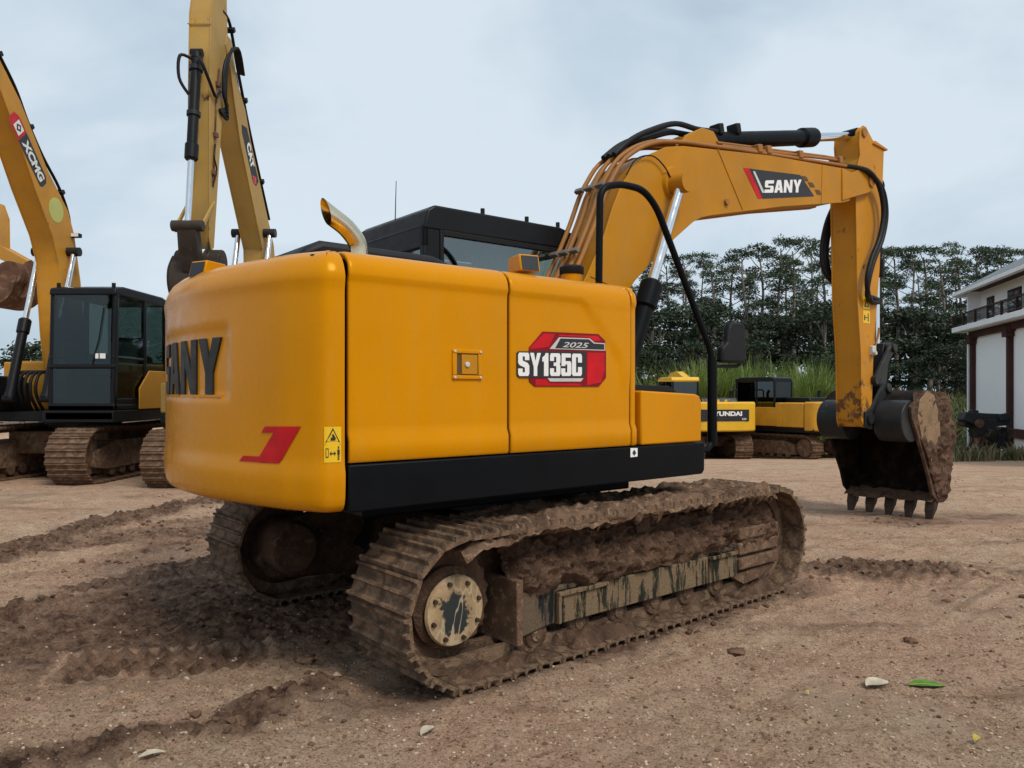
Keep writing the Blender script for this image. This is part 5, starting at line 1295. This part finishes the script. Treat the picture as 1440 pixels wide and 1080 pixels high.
for k in range(6):
    x, w_ = ((.85, .70), (3.0, 1.2), (6.3, 1.2), (9.6, 1.2), (12.9, 1.2), (15.4, 1.0))[k]
    wq = bb_('window', M['redwood'], x, x+w_, -.30, -.20, 4.30, 5.32, bld)
    bb_('pane', M['darkpane'], x+.10, x+w_-.10, -.29, -.192, 4.40, 5.22, wq, 0); bb_('mullion', M['redwood'], x+w_/2-.03, x+w_/2+.03, -.29, -.185, 4.40, 5.22, wq, 0)
rf = MB(); rp = [(.55, 5.60), (.55, 5.70), (-4.6, 8.5), (-10.2, 5.70), (-10.2, 5.60), (-4.6, 8.3)]
rf.prism([(OUT*a, Zw(b)) for a, b in rp], -.62, LBL, 'x'); ro2 = rf.build('roof', M['roofgrey'], bld, bevel=.02)
bb_('eave', M['trimwhite'], -.66, LBL, .40, .59, 5.54, 5.68, bld, .02)
bb_('eave_soffit', M['redwood'], -.60, LBL, -.3, .38, 5.66, 5.72, bld, 0)
bb_('verge', M['trimwhite'], -.68, -.60, -9.4, .55, 5.52, 5.74, bld, .01)

# heap of black scrap metal in the weeds beside the wall
sx0 = (14.45, 23.6); sz0 = bz(*sx0)
sc = empty('scrap_machine', (sx0[0], sx0[1], sz0)); tag(sc, 'black rusty machine frame standing in weeds beside the white wall', 'scrap metal')
sb = MB(); sb.box((0, 0, .95), (.55, .5, .55)); sb.prism([(-.7, 1.2), (-.6, 1.45), (.1, 1.4), (.75, 1.38), (.75, 1.05), (.3, 1.0), (-.35, 1.05)], -.2, .2)
sb.build('body', M['blacksteel'], sc, bevel=.03)
MB().prism([(-.35, .1), (-.22, .7), (.25, .7), (.4, .1), (.2, .1), (.1, .5), (-.1, .5), (-.15, .1)], -.25, .25).build('stand', M['rust'], sc, bevel=.02)
MB().cyl((.35, -.3, .55), (.35, .3, .55), .24, .24, 18).build('drum', M['blacksteel'], sc, bevel=.015)
MB().cyl((-.25, -.24, 1.1), (-.25, -.3, 1.1), .13, .13, 16).build('flange', M['rust'], sc)
for k, (cx_, cy_, cz_, sx_, sy_, sz_, a_) in enumerate(((-.45, .1, 1.15, .3, .3, .34, .3), (.55, -.1, 1.28, .34, .36, .22, -.2), (.1, -.25, .75, .3, .2, .3, .5), (-.15, .2, 1.42, .22, .2, .16, .1), (.72, .0, .75, .22, .3, .42, .25))):
    MB().box((cx_, cy_, cz_), (sx_, sy_, sz_), (a_*.4, a_, a_*.7)).build('bracket', M['blacksteel' if k % 2 else 'worn'], sc, bevel=.03)
for k in range(5): MB().tube(catmull([(-.6+.28*k, -.28, .9), (-.5+.26*k, -.36, .6+.05*k), (-.7+.3*k, -.3, .25)], 4), .022, 6).build('hose', M['rubber'], sc, smooth=60)
MB().tube([(-1.9, -.1, .30), (.1, -.15, .36)], .05, 8).build('beam', M['rust'], sc)
MB().tube([(-.6, .1, .9), (-1.0, .1, .5), (-1.15, .1, .05)], .045, 8).build('leg', M['rust'], sc)
MB().tube([(.6, .1, .9), (.72, .1, .5), (.8, .1, .0)], .045, 8).build('leg', M['rust'], sc)

# ------------------------------------------------------------------ trees
def leaf_cloud(rng, centers, radii, N, size, droop=.0, shell=.55):
    """leaf quads scattered through ellipsoids"""
    V = []
    for c, r in zip(centers, radii):
        n = int(N*(r[0]*r[1]))
        d = rng.normal(size=(n, 3)); d /= np.linalg.norm(d, axis=1)[:, None]; d[:, 2] = np.where(d[:, 2] < -.35, -d[:, 2]*.6, d[:, 2])
        k = shell+(1-shell)*rng.uniform(0, 1, n)**.6
        k *= .82+.36*rng.uniform(0, 1, n)
        p = np.array(c)+d*k[:, None]*np.array(r)
        a = rng.normal(size=(n, 3)); a /= np.linalg.norm(a, axis=1)[:, None]; a[:, 2] -= droop
        b = np.cross(a, rng.normal(size=(n, 3))); b /= np.linalg.norm(b, axis=1)[:, None]
        s = size*rng.uniform(.6, 1.4, n)[:, None]; a = a*s; b = b*s*.55
        V.append(np.stack([p-a, p+b*.9, p+a, p-b*.9], 1))
    V = np.concatenate(V); n = len(V)
    return V.reshape(-1, 3), np.arange(n*4).reshape(n, 4)
def euc_meshes(seed):
    rng = np.random.default_rng(seed); H = 14.0
    tr = MB(); lean = rng.uniform(-.35, .35, 2)
    tp = [(lean[0]*(z/H)**2+.10*math.sin(z*.7+seed), lean[1]*(z/H)**2+.10*math.cos(z*.6+seed), z) for z in np.linspace(0, H*.93, 9)]
    tr.tube(tp, [.17*(1-.85*i/8)+.02 for i in range(9)], 7)
    C, Rr = [], []
    nb = int(rng.integers(12, 15))
    for k in range(nb):
        t = .42+.55*(k/(nb-1)); zb = H*t*.93; a = rng.uniform(0, 6.28)+k*2.4
        L = (1.55-1.05*abs(t-.66)/.34*.9)*rng.uniform(.7, 1.15); L = max(L, .35)
        i = min(int(t*8), 7); p0 = Vector(tp[i]).lerp(Vector(tp[i+1]), t*8-i)
        p1 = p0+Vector((math.cos(a)*L, math.sin(a)*L, rng.uniform(.7, 1.4)))
        tr.tube([p0, p0.lerp(p1, .5)+Vector((0, 0, -.10)), p1], [.05, .035, .015], 5)
        r = rng.uniform(.52, .92)*(.9 if t > .9 else 1)
        C.append(tuple(p1)); Rr.append((r, r, r*rng.uniform(.62, .85)))
        if rng.uniform() < .55:
            C.append(tuple(p1+Vector(rng.normal(size=3))*.55)); Rr.append((r*.62, r*.62, r*.5))
    C.append((tp[-1][0], tp[-1][1], H-.45)); Rr.append((.7, .7, .62))
    V, F_ = leaf_cloud(rng, C, Rr, 400, .083, .25)
    return tr.mesh('trunk', M['wood'], 60), np_mesh('crown', V, F_, M['leaf'], False)
def low_meshes(seed, H=6.0, wide=2.0):
    rng = np.random.default_rng(seed); tr = MB()
    tr.tube([(0, 0, 0), (.1, .05, H*.3), (-.05, .1, H*.75)], [.14, .10, .03], 6)
    C, Rr = [], []
    for k in range(15):
        t = rng.uniform(.10, .92); a = rng.uniform(0, 6.28); w = wide*(1-.55*t)*rng.uniform(.1, .85)
        p = (math.cos(a)*w, math.sin(a)*w, H*t); r = rng.uniform(.7, 1.2)*wide/2
        tr.tube([(0, 0, H*t*.7), (p[0]*.6, p[1]*.6, H*t*.85), p], [.05, .035, .012], 5)
        C.append(p); Rr.append((r, r, r*.75))
    V, F_ = leaf_cloud(rng, C, Rr, 260, .11, .1, .45)
    return tr.mesh('trunk', M['wood'], 60), np_mesh('crown', V, F_, M['leaf2'], False)
EUC = [euc_meshes(200+k) for k in range(7)]
LOW = [low_meshes(300+k, 6.0, 2.1) for k in range(5)]
def plant_tree(name, meshes, x, y, sc, rz, label, cat, group):
    o = empty(name, (x, y, bz(x, y)-.1), rz); o.scale = sc; tag(o, label, cat, group)
    put('trunk', meshes[0], o); put('crown', meshes[1], o); return o
ORD = ['first', 'second', 'third', 'fourth', 'fifth', 'sixth', 'seventh', 'eighth', 'ninth', 'tenth', 'eleventh', 'twelfth', 'thirteenth', 'fourteenth', 'fifteenth', 'sixteenth', 'seventeenth', 'eighteenth', 'nineteenth', 'twentieth', 'twenty-first', 'twenty-second', 'twenty-third', 'twenty-fourth', 'twenty-fifth', 'twenty-sixth', 'twenty-seventh', 'twenty-eighth', 'twenty-ninth', 'thirtieth']
rt = random.Random(12)
tops = [(868, 372), (893, 368), (917, 372), (941, 360), (965, 359), (988, 366), (1004, 356), (1028, 362), (1050, 351), (1072, 350), (1094, 334), (1118, 338), (1139, 346), (1160, 340), (1184, 352), (1206, 348), (1240, 352), (1262, 350), (1284, 348), (1306, 347), (1328, 350), (1350, 346), (1372, 348), (1390, 350), (1408, 346), (1428, 352), (1450, 350), (1474, 348)]
for k, (px, py) in enumerate(tops):
    y = rt.uniform(52, 57); x = (px-720)/1080*y; zt_ = CAM_H+(552-py)/1080*y; s = (zt_-bz(x, y)+.1)/14.0; wd_ = rt.uniform(1.05, 1.5)
    plant_tree('eucalyptus_tree', EUC[k % 7], x, y, (s*wd_, s*wd_, s), rt.uniform(0, 6.28), 'tall slender eucalyptus, %s from the left in the front row of the tree line' % ORD[k], 'tree', 'eucalyptus tree line')
for k in range(13):
    px = 860+k*48+rt.uniform(-8, 8); y = rt.uniform(61, 68); x = (px-720)/1080*y; zt_ = CAM_H+(552-np.interp(px, [p[0] for p in tops], [p[1] for p in tops])-rt.uniform(14, 60))/1080*y
    s = (zt_-bz(x, y)+.1)/14.0
    plant_tree('eucalyptus_tree', EUC[(k*3+1) % 7], x, y, (s*1.15, s*1.15, s), rt.uniform(0, 6.28), 'eucalyptus in the back row of the tree line, %s from the left' % ORD[k], 'tree', 'back row of eucalyptus')
k = 0
for row, (d0, d1, h0, h1) in enumerate(((43, 45, 2.4, 3.6), (46.5, 49.5, 4.4, 6.6), (58, 60, 5.4, 7.6))):
    for i in range(15):
        px = 850+i*43+rt.uniform(-12, 12); y = rt.uniform(d0, d1); x = (px-720)/1080*y; s = rt.uniform(h0, h1)/6.3
        plant_tree('thicket_tree', LOW[k % 5], x, y, (s*1.25, s*1.25, s), rt.uniform(0, 6.28), ('low dark bush at the foot of the tree line, %s from the left', 'dense dark tree in the thicket under the eucalyptus, %s from the left', 'dark tree behind the thicket under the tall crowns, %s from the left')[row] % ORD[i], 'tree' if row else 'bush', ('bushes at the foot of the tree line', 'thicket under the eucalyptus', 'trees behind the thicket')[row])
        k += 1
for i in range(22):
    px = -120+i*46+rt.uniform(-14, 14); y = rt.uniform(40, 46); x = (px-720)/1080*y; s = rt.uniform(3.6, 5.2)/6.3
    plant_tree('hedge_tree', LOW[(i*2) % 5], x, y, (s*1.5, s*1.5, s), rt.uniform(0, 6.28), 'bushy green tree far behind the parked excavators, %s from the left' % ORD[i], 'tree', 'trees behind the parked machines')

# ------------------------------------------------------------------ reeds, weeds, straw
def blades(name, pts, h, w, bend, mat, seed, label, cat, seg=4):
    rng = np.random.default_rng(seed); n = len(pts); pts = np.array(pts)
    z0_ = base_z(pts[:, 0], pts[:, 1]) if name != 'straw' else pts[:, 2]
    a = rng.uniform(0, 6.28, n); hh = rng.uniform(h[0], h[1], n); ww = rng.uniform(w[0], w[1], n); bb = rng.uniform(bend[0], bend[1], n)
    V = []
    for k in range(seg+1):
        t = k/seg; out = bb*hh*t**2.2; z = z0_+hh*(t-.35*bb*t**3)
        cx = pts[:, 0]+np.cos(a)*out; cy = pts[:, 1]+np.sin(a)*out; wd = ww*(1-t**1.6)+.002
        px_, py_ = -np.sin(a)*wd, np.cos(a)*wd
        V.append(np.stack([np.stack([cx-px_, cy-py_, z], -1), np.stack([cx+px_, cy+py_, z], -1)], 1))
    V = np.stack(V, 1).reshape(n, -1, 3); m = (seg+1)*2
    f = np.array([(2*k, 2*k+1, 2*k+3, 2*k+2) for k in range(seg)])
    F_ = (f[None]+(np.arange(n)*m)[:, None, None]).reshape(-1, 4)
    tag(put(name, np_mesh(name, V.reshape(-1, 3), F_, mat, True)), label, cat, kind='stuff')
rg = np.random.default_rng(44)
def clumps(n, k, px0, px1, d0, d1, r=.28):
    cy = rg.uniform(d0, d1, k); cx = (rg.uniform(px0, px1, k)-720)/1080*cy; i = rg.integers(0, k, n); sp = rg.uniform(.4, 1.6, k)[i]*r
    return np.stack([cx[i]+rg.normal(size=n)*sp, cy[i]+rg.normal(size=n)*sp*.7], -1)
def strip(n, px0, px1, d0, d1):
    y = rg.uniform(d0, d1, n); x = (rg.uniform(px0, px1, n)-720)/1080*y; return np.stack([x, y], -1)
blades('reeds', np.concatenate([clumps(3000, 26, 968, 1060, 28, 31, .34), clumps(1300, 9, 1122, 1156, 28.4, 30.5, .30), strip(500, 885, 1165, 29, 31.5)]), (2.0, 4.1), (.018, .036), (.1, .65), M['reed'], 1, 'tall bright green reeds growing behind the small yellow excavators', 'reeds', 5)
blades('dry_reeds', strip(420, 925, 1070, 27.6, 29.5), (1.6, 3.3), (.012, .024), (.3, .9), M['dry'], 2, 'pale dry reed stalks bent over among the green reeds', 'reeds', 5)
blades('weeds', np.concatenate([clumps(900, 30, 1325, 1470, 21.8, 24.4, .34), strip(160, 1318, 1470, 21.0, 24.0), clumps(900, 26, 1300, 1366, 24, 30), strip(600, 1130, 1330, 29.5, 32)]), (.10, .50), (.008, .02), (.2, .9), M['weed'], 3, 'low green and straw-coloured weeds along the foot of the white building', 'weeds')
blades('grass', strip(9000, 1130, 1480, 31, 46), (.15, .6), (.02, .05), (.2, .9), M['weed'], 4, 'rough green grass on the slope below the tree line', 'grass', 3)
blades('dry_grass', np.concatenate([clumps(500, 26, 1318, 1470, 21.2, 24.0, .4), strip(1500, 1100, 1360, 31, 44)]), (.1, .7), (.008, .02), (.3, 1.), M['dry'], 6, 'dry yellow grass among the weeds and on the slope', 'grass')

# ------------------------------------------------------------------ small things on the ground
def leaf(label, x, y, L, W, mat, rz, curl, cat='leaf', tilt=.1):
    zc = gz(x, y); o = empty('leaf', (x, y, zc+.004), rz); tag(o, label, cat)
    def fn(u, v):
        t = u; w_ = W*math.sin(math.pi*min(max(t, .02), .985))**.7*(1-.25*t); s = (v-.5)*2
        return ((t-.5)*L, s*w_*.5, curl*abs(s)**1.5*.5+.012*math.sin(t*3.1)+.25*tilt*L*(t-.5)**2+.003)
    b = MB().grid(14, 7, fn).build('blade', mat, o, smooth=60)
    MB().tube([((-.5)*L, 0, .006), (0, 0, .017), (.48*L, 0, .006)], [.0028, .002, .0008], 5).build('midrib', M['yleaf'] if mat is M['gleaf'] else M['pleaf'], o)
leaf('curled pale dry leaf lying right of the track, beside the green leaf', 1.80, 3.78, .135, .11, M['pleaf'], .3, .022)
leaf('fresh green leaf lying on the gravel at the lower right', 2.04, 3.78, .17, .10, M['gleaf'], -.15, .012)
leaf('small yellow leaf near the lower right corner', 1.93, 3.18, .06, .04, M['yleaf'], .6, .02)
leaf('dry tan leaf at the bottom edge left of centre', -1.42, 3.03, .10, .05, M['pleaf'], .5, .02)
leaf('tiny yellow-green leaf between the track and the pale leaf', 1.42, 3.68, .045, .025, M['yleaf'], 1.2, .01)
leaf('dry leaf fragment on the mud below the sprocket', -.36, 3.28, .09, .055, M['pleaf'], 1.0, .02)
def lump(name, label, x, y, s, mat, seed, cat):
    bm = bmesh.new(); bmesh.ops.create_icosphere(bm, subdivisions=3, radius=1)
    for v in bm.verts:
        p = v.co; k = 1+.9*(float(fbm(p.x*1.6+seed, p.y*1.6+p.z*1.9, 3, seed))-.5)+.5*(float(fbm(p.x*6, p.y*6+p.z*5, 2, seed+3))-.5)
        v.co = Vector((p.x*s[0], p.y*s[1], p.z*s[2]))*k
    me = bpy.data.meshes.new(name); bm.to_mesh(me); bm.free(); me.materials.append(mat)
    me.polygons.foreach_set('use_smooth', [True]*len(me.polygons))
    o = put(name, me); o.location = (x, y, gz(x, y)+s[2]*.35); tag(o, label, cat)
lump('clod', 'dark brown clod lying alone on the gravel at the right', 2.32, 4.47, (.035, .03, .022), M['clod'], 5, 'clod')
lump('clod', 'flat mud clod just right of the near track', 1.26, 4.31, (.06, .045, .022), M['mudc'], 6, 'clod')
lump('clod', 'mud clod behind the sprocket end of the track', -1.13, 4.2, (.06, .05, .03), M['mud'], 7, 'clod')
lump('stone', 'white stone on the gravel in front of the parked dark-cab excavator', -3.94, 11.35, (.045, .035, .03), M['trimwhite'], 8, 'stone')
lump('stone', 'pale stone on the mud left of the near track', -.90, 3.95, (.022, .018, .014), M['rock'], 9, 'stone')
lump('clod', 'larger clod at the foot of the mud ridge on the left', -2.75, 5.35, (.07, .06, .045), M['mud'], 10, 'clod')
